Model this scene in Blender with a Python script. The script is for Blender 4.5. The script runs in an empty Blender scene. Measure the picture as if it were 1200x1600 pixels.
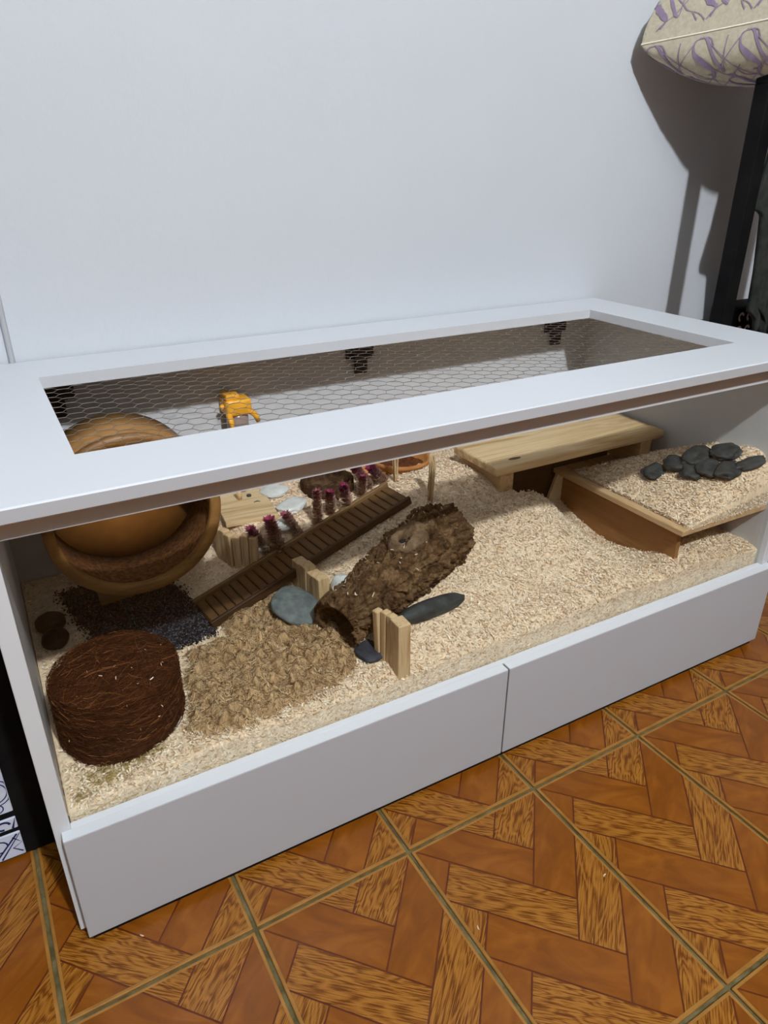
import bpy, bmesh, math, random
import numpy as np
from mathutils import Vector, Matrix, noise, Euler

# ------------------------------------------------------------------ camera, light, exposure
scene = bpy.context.scene
COL = scene.collection
random.seed(7)
rng = np.random.default_rng(11)

cam_d = bpy.data.cameras.new('camera')
cam = bpy.data.objects.new('camera', cam_d); COL.objects.link(cam)
cam.location = (0.03782, -0.63856, 0.82795)
cam.rotation_euler = (1.117268, 0.000905, -0.509605)
cam_d.sensor_fit = 'VERTICAL'; cam_d.sensor_height = 36.0; cam_d.sensor_width = 27.0
cam_d.lens = 25.3684
cam_d.clip_start = 0.02
scene.camera = cam

world = bpy.data.worlds.new('room_light'); scene.world = world
world.use_nodes = True
wb = world.node_tree.nodes['Background']
wb.inputs['Color'].default_value = (1.0, 0.955, 0.90, 1)
wb.inputs['Strength'].default_value = 0.0

lamp_d = bpy.data.lights.new('ceiling_bulb', 'POINT')
lamp_d.energy = 270; lamp_d.color = (0.93, 0.965, 1.0); lamp_d.shadow_soft_size = 0.048
lamp = bpy.data.objects.new('ceiling_bulb', lamp_d); COL.objects.link(lamp)
lamp.location = (0.36, -1.80, 2.59)

vs = scene.view_settings
vs.view_transform = 'Standard'; vs.look = 'None'; vs.exposure = 0.0; vs.gamma = 1.0
vs.use_curve_mapping = False

# ------------------------------------------------------------------ materials
def srgb(r, g, b):
    f = lambda c: (c/255/12.92 if c/255 <= .04045 else ((c/255+.055)/1.055)**2.4)
    return (f(r), f(g), f(b), 1)

def base_mat(name, rough=.6, spec=.3):
    m = bpy.data.materials.new(name); m.use_nodes = True
    nt = m.node_tree; b = nt.nodes['Principled BSDF']
    b.inputs['Roughness'].default_value = rough
    b.inputs['Specular IOR Level'].default_value = spec
    return m, nt, b

def coords(nt, scale=(1, 1, 1), kind='Object', rot=(0, 0, 0)):
    tc = nt.nodes.new('ShaderNodeTexCoord'); mp = nt.nodes.new('ShaderNodeMapping')
    mp.inputs['Scale'].default_value = scale; mp.inputs['Rotation'].default_value = rot
    nt.links.new(tc.outputs[kind], mp.inputs['Vector'])
    return mp.outputs['Vector']

def noise_node(nt, vec, scale, detail=4, rough=.55, dist=0):
    n = nt.nodes.new('ShaderNodeTexNoise')
    n.inputs['Scale'].default_value = scale; n.inputs['Detail'].default_value = detail
    n.inputs['Roughness'].default_value = rough; n.inputs['Distortion'].default_value = dist
    nt.links.new(vec, n.inputs['Vector'])
    return n.outputs['Fac']

def ramp(nt, fac, stops):
    r = nt.nodes.new('ShaderNodeValToRGB')
    e = r.color_ramp.elements
    while len(e) < len(stops): e.new(.5)
    for k, (p, c) in enumerate(stops):
        e[k].position = p; e[k].color = c
    nt.links.new(fac, r.inputs['Fac'])
    return r.outputs['Color']

def bump(nt, b, h, strength=.3, dist=.002):
    n = nt.nodes.new('ShaderNodeBump')
    n.inputs['Strength'].default_value = strength; n.inputs['Distance'].default_value = dist
    nt.links.new(h, n.inputs['Height']); nt.links.new(n.outputs['Normal'], b.inputs['Normal'])

def mottled(name, c1, c2, scale=30, rough=.6, spec=.3, bstr=0, bscale=None, bdist=.002, lo=.35, hi=.65, detail=5, stretch=(1, 1, 1)):
    m, nt, b = base_mat(name, rough, spec)
    v = coords(nt, stretch)
    f = noise_node(nt, v, scale, detail)
    nt.links.new(ramp(nt, f, [(lo, c1), (hi, c2)]), b.inputs['Base Color'])
    if bstr:
        bump(nt, b, noise_node(nt, v, bscale or scale*3, 5), bstr, bdist)
    return m

def wood(name, c1, c2, axis=0, ring=26, rough=.55, spec=.3, along=2.2, kind='Object', offset=0):
    """straight-grained wood: fine bands across the grain, long along `axis`"""
    m, nt, b = base_mat(name, rough, spec)
    sc = [ring, ring, ring]; sc[axis] = along
    v = coords(nt, tuple(sc), kind)
    f1 = noise_node(nt, v, 1.0, 3, .5, 1.2)
    sc2 = [ring*9, ring*9, ring*9]; sc2[axis] = along*4
    f2 = noise_node(nt, coords(nt, tuple(sc2), kind), 1.0, 3)
    mx = nt.nodes.new('ShaderNodeMix'); mx.data_type = 'FLOAT'
    mx.inputs[0].default_value = .3
    nt.links.new(f1, mx.inputs[2]); nt.links.new(f2, mx.inputs[3])
    nt.links.new(ramp(nt, mx.outputs[0], [(.36, c1), (.5, c2), (.62, tuple(.5*(a+c) for a, c in zip(c1, c2)))]), b.inputs['Base Color'])
    bump(nt, b, f2, .12, .001)
    return m

def attr_mat(name, attr='tint', rough=.8, spec=.15):
    m, nt, b = base_mat(name, rough, spec)
    a = nt.nodes.new('ShaderNodeVertexColor'); a.layer_name = attr
    nt.links.new(a.outputs['Color'], b.inputs['Base Color'])
    return m

M = {}
def white_paint(name, c, rough=.42, spec=.35):
    m, nt, b = base_mat(name, rough, spec)
    v = coords(nt)
    f = noise_node(nt, v, 3.0, 3)
    c2 = tuple(x*.965 for x in c[:3]) + (1,)
    nt.links.new(ramp(nt, f, [(.3, c), (.7, c2)]), b.inputs['Base Color'])
    bump(nt, b, noise_node(nt, v, 220, 2), .03, .001)
    return m
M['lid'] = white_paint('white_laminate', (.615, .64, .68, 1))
M['lid_front_shade'] = white_paint('white_laminate_shaded', (.46, .465, .485, 1))  # lid front darkened in colour to stand in for weaker light there
M['panel'] = white_paint('white_panel', (.64, .65, .67, 1))
M['drawer'] = white_paint('grey_laminate_shaded', (.45, .45, .47, 1), .5)  # greyer laminate, darkened further for the dimmer light on drawer fronts
M['black'] = mottled('black_plastic', (.003, .003, .0035, 1), (.007, .0065, .0065, 1), 20, .7, .15)
M['hinge'] = mottled('bronze_metal', srgb(48, 34, 30), srgb(70, 52, 46), 60, .45, .5)

def make_wall():
    m, nt, b = base_mat('white_plaster', .75, .2)
    v = coords(nt)
    f = noise_node(nt, v, 1.6, 4)
    nt.links.new(ramp(nt, f, [(.3, (.57, .605, .65, 1)), (.7, (.60, .62, .66, 1))]), b.inputs['Base Color'])
    n1 = noise_node(nt, v, 60, 6, .6)
    n2 = noise_node(nt, v, 9, 3)
    mu = nt.nodes.new('ShaderNodeMath'); mu.operation = 'MULTIPLY'
    nt.links.new(n1, mu.inputs[0]); nt.links.new(n2, mu.inputs[1])
    bump(nt, b, mu.outputs[0], .35, .006)
    return m
M['wall'] = make_wall()

def make_glass():
    m = bpy.data.materials.new('clear_glass'); m.use_nodes = True
    nt = m.node_tree; nt.nodes.clear()
    out = nt.nodes.new('ShaderNodeOutputMaterial'); mix = nt.nodes.new('ShaderNodeMixShader')
    tr = nt.nodes.new('ShaderNodeBsdfTransparent'); gl = nt.nodes.new('ShaderNodeBsdfGlossy')
    lw = nt.nodes.new('ShaderNodeLayerWeight'); lw.inputs['Blend'].default_value = .5
    pw = nt.nodes.new('ShaderNodeMath'); pw.operation = 'POWER'; pw.inputs[1].default_value = 5.0
    fr = nt.nodes.new('ShaderNodeMath'); fr.operation = 'MULTIPLY_ADD'; fr.inputs[1].default_value = .9; fr.inputs[2].default_value = .018
    nt.links.new(lw.outputs['Facing'], pw.inputs[0]); nt.links.new(pw.outputs[0], fr.inputs[0])
    tr.inputs['Color'].default_value = (.955, .965, .955, 1)
    gl.inputs['Roughness'].default_value = .015
    nt.links.new(fr.outputs[0], mix.inputs[0]); nt.links.new(tr.outputs[0], mix.inputs[1]); nt.links.new(gl.outputs[0], mix.inputs[2])
    nt.links.new(mix.outputs[0], out.inputs['Surface'])
    return m
M['glass'] = make_glass()

M['pine'] = wood('pine_board', srgb(186, 150, 102), srgb(228, 200, 158), 0, 26)
M['pine_y'] = wood('pine_board_crosswise', srgb(178, 138, 94), srgb(214, 180, 138), 1, 26)
M['pine_z'] = wood('pine_picket', srgb(186, 150, 104), srgb(218, 188, 146), 2, 60, along=6)
M['ply'] = wood('plywood_panel', srgb(132, 90, 50), srgb(160, 116, 70), 1, 14)
M['ply_edge'] = wood('plywood_edge', srgb(205, 180, 145), srgb(226, 206, 172), 1, 60)
M['wheel'] = wood('varnished_birch', srgb(122, 84, 42), srgb(156, 114, 64), 0, 14, .45, .35)
M['disc'] = mottled('brown_disc', srgb(128, 80, 36), srgb(156, 104, 52), 9, .35, .4)
M['cork'] = mottled('cork_lining', srgb(74, 46, 26), srgb(118, 78, 46), 180, .85, .1, .5, 260, .002)
M['rampwood'] = wood('dark_stained_slat', srgb(84, 58, 34), srgb(108, 78, 48), 1, 50, .6)
M['rampbase'] = wood('dark_stained_board', srgb(58, 38, 22), srgb(78, 54, 32), 0, 40, .6)
M['ramprail'] = wood('brown_rail_lit', srgb(112, 84, 54), srgb(136, 104, 70), 0, 50, .6)
M['clay'] = mottled('terracotta', srgb(172, 112, 58), srgb(196, 138, 84), 30, .8, .1, .15, 120)
M['clayin'] = mottled('brown_food', srgb(64, 34, 20), srgb(120, 66, 36), 120, .8, .2, .6, 160, .004)
M['darkstone'] = mottled('dark_slate_stone', srgb(46, 49, 49), srgb(70, 75, 75), 46, .62, .3, .25, 180, .0012)
M['blackstone'] = mottled('black_pebble', srgb(13, 12, 12), srgb(22, 20, 20), 40, .6, .3, .2, 150, .001)
M['greystone'] = mottled('grey_green_stone', srgb(88, 97, 98), srgb(120, 128, 127), 70, .7, .25, .35, 260, .0012)
M['slab'] = mottled('blue_black_slate', srgb(48, 50, 60), srgb(70, 72, 82), 60, .6, .3, .3, 200, .001)
M['quartz'] = mottled('white_quartz', srgb(206, 208, 204), srgb(232, 234, 232), 35, .4, .45, .3, 90, .002)
M['yellow'] = mottled('yellow_plastic', srgb(240, 168, 40), srgb(248, 182, 58), 12, .35, .45)
M['bottle'] = mottled('smoked_plastic', srgb(150, 132, 124), srgb(176, 160, 152), 14, .25, .5)
M['pillow'] = mottled('beige_linen', srgb(184, 174, 152), srgb(198, 190, 170), 140, .9, .1, .15, 700, .0006)
M['print'] = mottled('purple_print', srgb(138, 122, 148), srgb(154, 138, 162), 60, .9, .1)
M['seam'] = mottled('pale_piping', srgb(226, 216, 200), srgb(236, 228, 212), 60, .9, .1)
M['garment'] = mottled('charcoal_cloth', srgb(40, 44, 42), srgb(60, 62, 58), 40, .95, .1, .3, 400, .001)
M['ticking'] = mottled('white_cloth', srgb(200, 202, 208), srgb(216, 218, 224), 40, .9, .1)
M['tilecloth'] = mottled('blue_white_cloth', srgb(196, 202, 222), srgb(214, 218, 232), 30, .8, .15)
M['blueprint'] = mottled('navy_print', srgb(30, 34, 78), srgb(44, 48, 96), 60, .8, .15)
M['wire'] = mottled('galvanised_wire', srgb(92, 86, 78), srgb(128, 122, 110), 90, .45, .5)
M['screw'] = mottled('dark_screw', srgb(40, 38, 36), srgb(64, 60, 56), 60, .4, .6)
M['chips'] = attr_mat('wood_chip', rough=.75)
M['fibre'] = attr_mat('plant_fibre', rough=.9, spec=.1)
M['flower'] = attr_mat('dried_flower', rough=.9, spec=.1)
M['bed'] = mottled('bedding_mass', srgb(176, 150, 116), srgb(232, 212, 182), 210, .85, .1, .9, 260, .004, .38, .6)
M['hemp'] = mottled('fibre_mass', srgb(96, 72, 44), srgb(176, 148, 106), 60, .95, .05, .9, 220, .004, .3, .6)
M['coco'] = mottled('coconut_fibre_mass', srgb(52, 26, 12), srgb(92, 52, 26), 70, .95, .05, .8, 300, .003, .3, .7, 6, (1, 1, 3))
M['gravel'] = attr_mat('dark_gravel', rough=.7)
M['hollow_shade'] = mottled('knot_shade', srgb(30, 27, 26), srgb(54, 50, 50), 160, .9, .1, .8, 220, .003)  # dark colour standing in for shade inside the bark knot

def make_bark(name, c1, c2, c3):
    m, nt, b = base_mat(name, .9, .08)
    v = coords(nt)
    f = noise_node(nt, v, 60, 7, .65, .8)
    nt.links.new(ramp(nt, f, [(.32, c1), (.5, c2), (.68, c3)]), b.inputs['Base Color'])
    bump(nt, b, noise_node(nt, v, 170, 6, .7, 1.0), .9, .005)
    return m
M['bark'] = make_bark('cork_bark', srgb(58, 40, 26), srgb(112, 84, 58), srgb(158, 126, 92))
M['knot'] = make_bark('pale_knot_bark', srgb(84, 64, 46), srgb(132, 106, 82), srgb(166, 140, 112))
M['bowlbark'] = make_bark('dark_bark', srgb(46, 32, 22), srgb(86, 64, 46), srgb(124, 98, 74))

# floor tile print: plain plank, grained plank, dark print line, tan border, grout
def plank(name, grain):
    m, nt, b = base_mat(name, .26, .34)
    if grain:
        wob = noise_node(nt, coords(nt, (7, 30, 1), 'UV'), 1.0, 2, .5, .7)
        mu = nt.nodes.new('ShaderNodeMath'); mu.operation = 'MULTIPLY'; mu.inputs[1].default_value = 13.0
        nt.links.new(wob, mu.inputs[0])
        fr = nt.nodes.new('ShaderNodeMath'); fr.operation = 'PINGPONG'; fr.inputs[1].default_value = .5
        nt.links.new(mu.outputs[0], fr.inputs[0])
        fine = noise_node(nt, coords(nt, (26, 640, 1), 'UV'), 1.0, 3, .6)
        f2 = nt.nodes.new('ShaderNodeMath'); f2.operation = 'MULTIPLY'; f2.inputs[1].default_value = 1.5
        nt.links.new(fine, f2.inputs[0])
        ad = nt.nodes.new('ShaderNodeMath'); ad.operation = 'MULTIPLY_ADD'; ad.inputs[1].default_value = .55
        nt.links.new(fr.outputs[0], ad.inputs[0]); nt.links.new(f2.outputs[0], ad.inputs[2])
        nt.links.new(ramp(nt, ad.outputs[0], [(.72, srgb(96, 50, 10)), (.88, srgb(134, 82, 24)), (1.0, srgb(152, 100, 36))]), b.inputs['Base Color'])
    else:
        f = noise_node(nt, coords(nt, (12, 30, 1), 'UV'), 1.0, 5, .6, .8)
        nt.links.new(ramp(nt, f, [(.3, srgb(108, 58, 10)), (.5, srgb(126, 70, 14)), (.7, srgb(142, 84, 24))]), b.inputs['Base Color'])
    n = noise_node(nt, coords(nt), 34, 3)
    bump(nt, b, n, .12, .002)
    return m
M['plank_plain'] = plank('glazed_plank_plain', False)
M['plank_grain'] = plank('glazed_plank_grain', True)
M['tile_line'] = mottled('glazed_print_line', srgb(84, 34, 8), srgb(96, 42, 12), 30, .32, .4)
M['tile_edge'] = mottled('glazed_tan_edge', srgb(138, 94, 36), srgb(156, 110, 50), 40, .34, .4)
M['grout'] = mottled('olive_grout', srgb(78, 70, 44), srgb(112, 102, 72), 60, .9, .1, .4, 200)

# ------------------------------------------------------------------ mesh helpers
def link(o, parent=None):
    COL.objects.link(o)
    if parent is not None: o.parent = parent
    return o

def tag(o, label=None, cat=None, group=None, kind=None):
    if label: o['label'] = label
    if cat: o['category'] = cat
    if group: o['group'] = group
    if kind: o['kind'] = kind
    return o

def empty(name, loc=(0, 0, 0)):
    o = bpy.data.objects.new(name, None); o.location = loc; o.empty_display_size = .02
    return link(o)

def obj_bm(name, bm, mats, parent=None, smooth=False, loc=None):
    me = bpy.data.meshes.new(name)
    bmesh.ops.recalc_face_normals(bm, faces=bm.faces)
    bm.to_mesh(me); bm.free()
    for m in (mats if isinstance(mats, (list, tuple)) else [mats]): me.materials.append(m)
    if smooth:
        for p in me.polygons: p.use_smooth = True
    o = bpy.data.objects.new(name, me)
    if loc is not None: o.location = loc
    link(o, parent)
    return o

def obj_np(name, V, F, mats, parent=None, smooth=False, tint=None, loc=None):
    """V (n,3), F (m,k) uniform polygons; tint (n,3) linear colours"""
    V = np.asarray(V, np.float32); F = np.asarray(F, np.int32)
    me = bpy.data.meshes.new(name)
    me.vertices.add(len(V)); me.vertices.foreach_set('co', V.ravel())
    k = F.shape[1]
    me.loops.add(F.size); me.loops.foreach_set('vertex_index', F.ravel())
    me.polygons.add(len(F)); me.polygons.foreach_set('loop_start', np.arange(0, F.size, k, dtype=np.int32))
    me.update(calc_edges=True); me.validate()
    if smooth: me.polygons.foreach_set('use_smooth', np.ones(len(F), bool))
    if tint is not None:
        a = me.color_attributes.new('tint', 'FLOAT_COLOR', 'POINT')
        c = np.ones((len(V), 4), np.float32); c[:, :3] = tint
        a.data.foreach_set('color', c.ravel())
    for m in (mats if isinstance(mats, (list, tuple)) else [mats]): me.materials.append(m)
    o = bpy.data.objects.new(name, me)
    if loc is not None: o.location = loc
    return link(o, parent)

def add_box(bm, lo, hi, bevel=0, seg=2, mat=None):
    lo = Vector(lo); hi = Vector(hi)
    r = bmesh.ops.create_cube(bm, size=1, matrix=Matrix.Translation((lo+hi)/2) @ Matrix.Diagonal((*(hi-lo), 1)))
    vs_ = r['verts']
    if bevel:
        es = list({e for v in vs_ for e in v.link_edges})
        bmesh.ops.bevel(bm, geom=es, offset=bevel, segments=seg, profile=.5, affect='EDGES')
    return vs_

def box(name, lo, hi, m, parent=None, bevel=.0008, seg=2):
    """box with its origin at its own base centre"""
    bm = bmesh.new()
    c = Vector(((lo[0]+hi[0])/2, (lo[1]+hi[1])/2, lo[2]))
    add_box(bm, Vector(lo)-c, Vector(hi)-c, bevel, seg)
    o = obj_bm(name, bm, m, parent)
    o.location = c - (parent.location if parent is not None else Vector())
    return o

def lathe(bm, prof, seg=48, closed=False, axis='Z', mat_index=0):
    rings = []
    for r, z in prof:
        ring = []
        for k in range(seg):
            a = 2*math.pi*k/seg
            co = (r*math.cos(a), r*math.sin(a), z) if axis == 'Z' else (r*math.cos(a), z, r*math.sin(a))
            ring.append(bm.verts.new(co))
        rings.append(ring)
    prs = list(zip(rings[:-1], rings[1:]))
    if closed: prs.append((rings[-1], rings[0]))
    for A, B in prs:
        for k in range(seg):
            f = bm.faces.new((A[k], A[(k+1) % seg], B[(k+1) % seg], B[k])); f.material_index = mat_index
    if not closed:
        for R in (rings[0], rings[-1]):
            if all((v.co-R[0].co).length < 1e-9 for v in R): continue
    return rings

def tube(bm, pts, rad, seg=8, caps=True):
    pts = [Vector(p) for p in pts]; rings = []
    up = Vector((0, 0, 1))
    for i, p in enumerate(pts):
        t = (pts[min(i+1, len(pts)-1)]-pts[max(i-1, 0)]).normalized()
        a = t.cross(up)
        if a.length < 1e-3: a = t.cross(Vector((1, 0, 0)))
        a.normalize(); b = t.cross(a)
        r = rad[i] if isinstance(rad, (list, tuple)) else rad
        rings.append([bm.verts.new(p+r*(math.cos(2*math.pi*k/seg)*a+math.sin(2*math.pi*k/seg)*b)) for k in range(seg)])
    for A, B in zip(rings[:-1], rings[1:]):
        for k in range(seg): bm.faces.new((A[k], A[(k+1) % seg], B[(k+1) % seg], B[k]))
    if caps:
        bm.faces.new(rings[0]); bm.faces.new(rings[-1])
    return rings

def nz(v, s, seed=0.): return noise.noise(Vector(v)*s+Vector((seed*7.3, seed*3.1, seed*1.7)))
def fbm(v, s, o=4, seed=0.): return noise.fractal(Vector(v)*s+Vector((seed*7.3, seed*3.1, seed*1.7)), 1.0, 2.0, o)

# ------------------------------------------------------------------ the room: wall and tiled floor
WALL_Y = .530
bm = bmesh.new(); add_box(bm, (-1.62, 0, 0), (3.02, .12, 2.85))
wall = obj_bm('wall_back', bm, M['wall'], loc=(0, WALL_Y, 0)); wall['kind'] = 'structure'
bm = bmesh.new(); tube(bm, [(0, 0, 0), (0, 0, 2.85)], .0045, 10)
t1 = obj_bm('trim_1', bm, M['panel'], smooth=True, loc=(.0722, WALL_Y-.002, 0)); t1['kind'] = 'structure'

def struct_box(name, lo, hi, m):
    o = box(name, lo, hi, m, None, 0); o['kind'] = 'structure'; return o
ROOM = mottled('room_paint', (.07, .07, .066, 1), (.09, .09, .085, 1), 2, .8, .2)
CEIL = mottled('ceiling_paint', (.34, .34, .33, 1), (.38, .38, .37, 1), 2, .8, .2)
struct_box('wall_left', (-1.62, -2.9, 0), (-1.5, WALL_Y, 2.85), ROOM)
struct_box('wall_right', (2.9, -2.9, 0), (3.02, WALL_Y, 2.85), ROOM)
struct_box('wall_front', (-1.62, -3.02, 0), (3.02, -2.9, 2.85), ROOM)
struct_box('ceiling', (-1.62, -3.02, 2.85), (3.02, WALL_Y+.12, 2.95), CEIL)
floor_ = box('floor', (-1.62, -3.02, -.05), (3.02, .65, -.0035), M['grout'], None, 0); floor_['kind'] = 'structure'

TS, TSY, TX, TY, TYAW = .21535, .32742, .1755, -.07574, .01425
G = .0024            # half grout
TAN = .0040          # tan rim of each tile
def clip_poly(P, lo, hi):
    for ax, lim, sg in ((0, lo[0], 1), (0, hi[0], -1), (1, lo[1], 1), (1, hi[1], -1)):
        out = []
        for i in range(len(P)):
            a, b = P[i], P[(i+1) % len(P)]
            da, db = sg*(a[ax]-lim), sg*(b[ax]-lim)
            if da >= 0: out.append(a)
            if (da >= 0) != (db >= 0):
                t = da/(da-db); out.append((a[0]+t*(b[0]-a[0]), a[1]+t*(b[1]-a[1])))
        P = out
        if not P: return []
    return P
def inset_poly(P, d):
    n = len(P); A = sum(P[i][0]*P[(i+1) % n][1]-P[(i+1) % n][0]*P[i][1] for i in range(n))
    if A < 0: P = P[::-1]
    out = []
    L = []
    for i in range(n):
        a, b = P[i], P[(i+1) % n]; dx, dy = b[0]-a[0], b[1]-a[1]; l = math.hypot(dx, dy)
        if l < 1e-6: continue
        nx, ny = -dy/l, dx/l
        L.append(((a[0]+nx*d, a[1]+ny*d), (dx/l, dy/l)))
    m = len(L)
    for i in range(m):
        (p, u), (q, v) = L[i-1], L[i]
        den = u[0]*v[1]-u[1]*v[0]
        if abs(den) < 1e-6: out.append(q); continue
        t = ((q[0]-p[0])*v[1]-(q[1]-p[1])*v[0])/den
        out.append((p[0]+u[0]*t, p[1]+u[1]*t))
    return out

def make_tile_mesh():
    bm = bmesh.new(); uvl = bm.loops.layers.uv.new('UVMap')
    add_box(bm, (G, -TSY+G, -.006), (TS-G, -G, 0), .0008, 1)
    for f in bm.faces: f.material_index = 0
    def plate(lo, hi, z, mi):
        v = [bm.verts.new((x, y, z)) for x, y in ((lo[0], lo[1]), (hi[0], lo[1]), (hi[0], hi[1]), (lo[0], hi[1]))]
        f = bm.faces.new(v); f.material_index = mi
    lo, hi = (G+TAN, -TSY+G+TAN), (TS-G-TAN, -G-TAN)
    plate(lo, hi, .00012, 1)
    ax, ay = TS/6, TSY/8
    for kind in (0, 1):
        for i in range(-2, 3):
            for k in range(-4, 9):
                bx_ = (.010+i)*TS; by_ = -k*TSY/4
                if kind == 0:      # planks running down to the left
                    o = (bx_, by_); L_ = (-3*ax, -3*ay); S_ = (ax, -ay); grain = (k % 2 == 1)
                else:              # planks running down to the right
                    o = (bx_+ax, by_-ay); L_ = (3*ax, -3*ay); S_ = (-ax, -ay); grain = (k % 2 == 0)
                P = [o, (o[0]+L_[0], o[1]+L_[1]), (o[0]+L_[0]+S_[0], o[1]+L_[1]+S_[1]), (o[0]+S_[0], o[1]+S_[1])]
                Q = inset_poly(P, .00105)
                Q = clip_poly(Q, lo, hi)
                if len(Q) < 3: continue
                ar = abs(sum(Q[j][0]*Q[(j+1) % len(Q)][1]-Q[(j+1) % len(Q)][0]*Q[j][1] for j in range(len(Q))))
                if ar < 2e-6: continue
                vs_ = [bm.verts.new((x, y, .00045)) for x, y in Q]
                f = bm.faces.new(vs_); f.material_index = 3 if grain else 2
                ll = math.hypot(*L_); sl = math.hypot(*S_)
                for lp in f.loops:
                    x, y = lp.vert.co.x-o[0], lp.vert.co.y-o[1]
                    lp[uvl].uv = ((x*L_[0]+y*L_[1])/ll+1.37*(k % 2)+2.1*kind, (x*S_[0]+y*S_[1])/sl+.53*(k % 4)+.9*kind)
    me = bpy.data.meshes.new('tile')
    bmesh.ops.recalc_face_normals(bm, faces=[f for f in bm.faces if f.material_index == 0 and len(f.verts) < 5])
    for f in bm.faces:
        if f.material_index and f.normal.z < 0: f.normal_flip()
    bm.to_mesh(me); bm.free()
    for k in ('tile_edge', 'tile_line', 'plank_plain', 'plank_grain'): me.materials.append(M[k])
    return me
tile_me = make_tile_mesh()
ct, st_ = math.cos(TYAW), math.sin(TYAW)
for i in range(-7, 13):
    for j in range(-7, 3):
        x, y = TX+i*TS*ct-j*TSY*st_, TY+i*TS*st_+j*TSY*ct
        if y > .52 and j > 1: continue
        o = bpy.data.objects.new('tile', tile_me); o.location = (x-floor_.location.x, y-floor_.location.y, -floor_.location.z)
        o.rotation_euler = (0, 0, TYAW); link(o, floor_)

# ------------------------------------------------------------------ the enclosure
ZD, LZB, LZT = .1707, .5487, .5645
enc = tag(empty('hamster_enclosure', (.6, .26, 0)), 'long white hamster enclosure with glass front, wire mesh lid and drawers', 'enclosure')
E_ = lambda n, lo, hi, m, **k: box(n, lo, hi, M[m], enc, **k)
E_('side_panel', (-.007, .0154, .012), (.0105, .5217, LZB), 'panel')
E_('side_panel', (1.1845, .0154, .012), (1.2015, .5217, LZB), 'panel')
E_('back_panel', (.0105, .517, .03), (1.1845, .5217, LZB-.0005), 'panel')
E_('base_panel', (.0105, .031, .105), (1.1845, .517, .12), 'panel')
bm = bmesh.new()      # its lower edge runs a touch low towards the right
vt = add_box(bm, (.0105, .0160, .5262), (1.1845, .0250, LZB-.0002))
for v in vt:
    if v.co.z < .53 and v.co.x > .6: v.co.z = .5226
obj_bm('top_rail', bm, M['panel'], enc, loc=(-.6, -.26, 0))
E_('bottom_rail', (.0105, .0158, .125), (1.1845, .0250, ZD), 'lid')
E_('bottom_rail_support', (.0105, .0158, .02), (1.1845, .030, .1245), 'panel')
E_('plinth', (.004, .0065, 0), (1.196, .5, .0118), 'black')
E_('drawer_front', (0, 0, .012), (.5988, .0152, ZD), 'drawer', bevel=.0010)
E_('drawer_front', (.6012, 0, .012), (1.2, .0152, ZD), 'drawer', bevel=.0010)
gl = E_('glass_pane', (.0108, .0252, ZD-.004), (1.1842, .0288, .5470), 'glass', bevel=0)
gl['label'] = 'clear glass pane'

# drawer tops read lighter than the fronts: pale strips added for the light on top
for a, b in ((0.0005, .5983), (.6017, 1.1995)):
    E_('lit_top_strip', (a, .0004, ZD-.0002), (b, .0150, ZD+.0006), 'lid', bevel=.0003)

def lid_mesh():
    bm = bmesh.new()
    ox0, ox1, oy0, oy1 = -.0095, 1.2005, -.0049, .5267
    hx0, hx1, hy0, hy1 = .0961, 1.0940, .0990, .4244
    def ring(x0, x1, y0, y1, z): return [bm.verts.new((x, y, z)) for x, y in ((x0, y0), (x1, y0), (x1, y1), (x0, y1))]
    b = .0016
    rs = [ring(hx0, hx1, hy0, hy1, LZB), ring(ox0+b, ox1-b, oy0+b, oy1-b, LZB), ring(ox0, ox1, oy0, oy1, LZB+b),
          ring(ox0, ox1, oy0, oy1, LZT-b), ring(ox0+b, ox1-b, oy0+b, oy1-b, LZT), ring(hx0, hx1, hy0, hy1, LZT)]
    for A, B in zip(rs, rs[1:]+rs[:1]):
        for k in range(4): bm.faces.new((A[k], A[(k+1) % 4], B[(k+1) % 4], B[k]))
    return bm
lid = obj_bm('lid', lid_mesh(), [M['lid'], M['lid_front_shade']], enc, loc=(-.6, -.26, 0))
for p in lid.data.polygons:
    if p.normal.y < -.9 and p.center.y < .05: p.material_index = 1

# hexagonal wire netting under the lid opening
def netting():
    bm = bmesh.new()
    a = .0136
    px, py = 3*a, math.sqrt(3)*a
    nodes = {}
    def node(x, y):
        k = (round(x*1e4), round(y*1e4))
        if k not in nodes:
            s = .0011
            nodes[k] = Vector((x+s*nz((x, y, 0), 40), y+s*nz((x, y, 5), 40), LZB-.0012+.0012*nz((x, y, 2), 9)))
        return nodes[k], k
    edges = set()
    i0, i1 = int(.08/px)-1, int(1.11/px)+2
    for i in range(i0, i1):
        for j in range(int(.08/py)-1, int(.445/py)+2):
            for sx, sy in ((0, 0), (1.5*a, py/2)):
                cx, cy = i*px+sx, j*py+sy
                P = [(cx+a*math.cos(math.pi/3*k), cy+a*math.sin(math.pi/3*k)) for k in range(6)]
                for k in range(6):
                    p, q = P[k], P[(k+1) % 6]
                    if all(.088 < r[0] < 1.102 and .091 < r[1] < .433 for r in (p, q)):
                        (_, ka), (_, kb) = node(*p), node(*q)
                        edges.add((min(ka, kb), max(ka, kb)))
    for ka, kb in edges:
        A, B = nodes[ka], nodes[kb]
        tw = abs(A.y-B.y) < .003          # the twisted pairs run along the lid
        tube(bm, [A, (A+B)/2+Vector((0, 0, .0002)), B], .00048 if tw else .00034, 5, False)
    return bm
wm = obj_bm('wire_netting', netting(), M['wire'], lid, smooth=True)
wm['kind'] = 'stuff'; wm['label'] = 'hexagonal wire netting'

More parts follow.
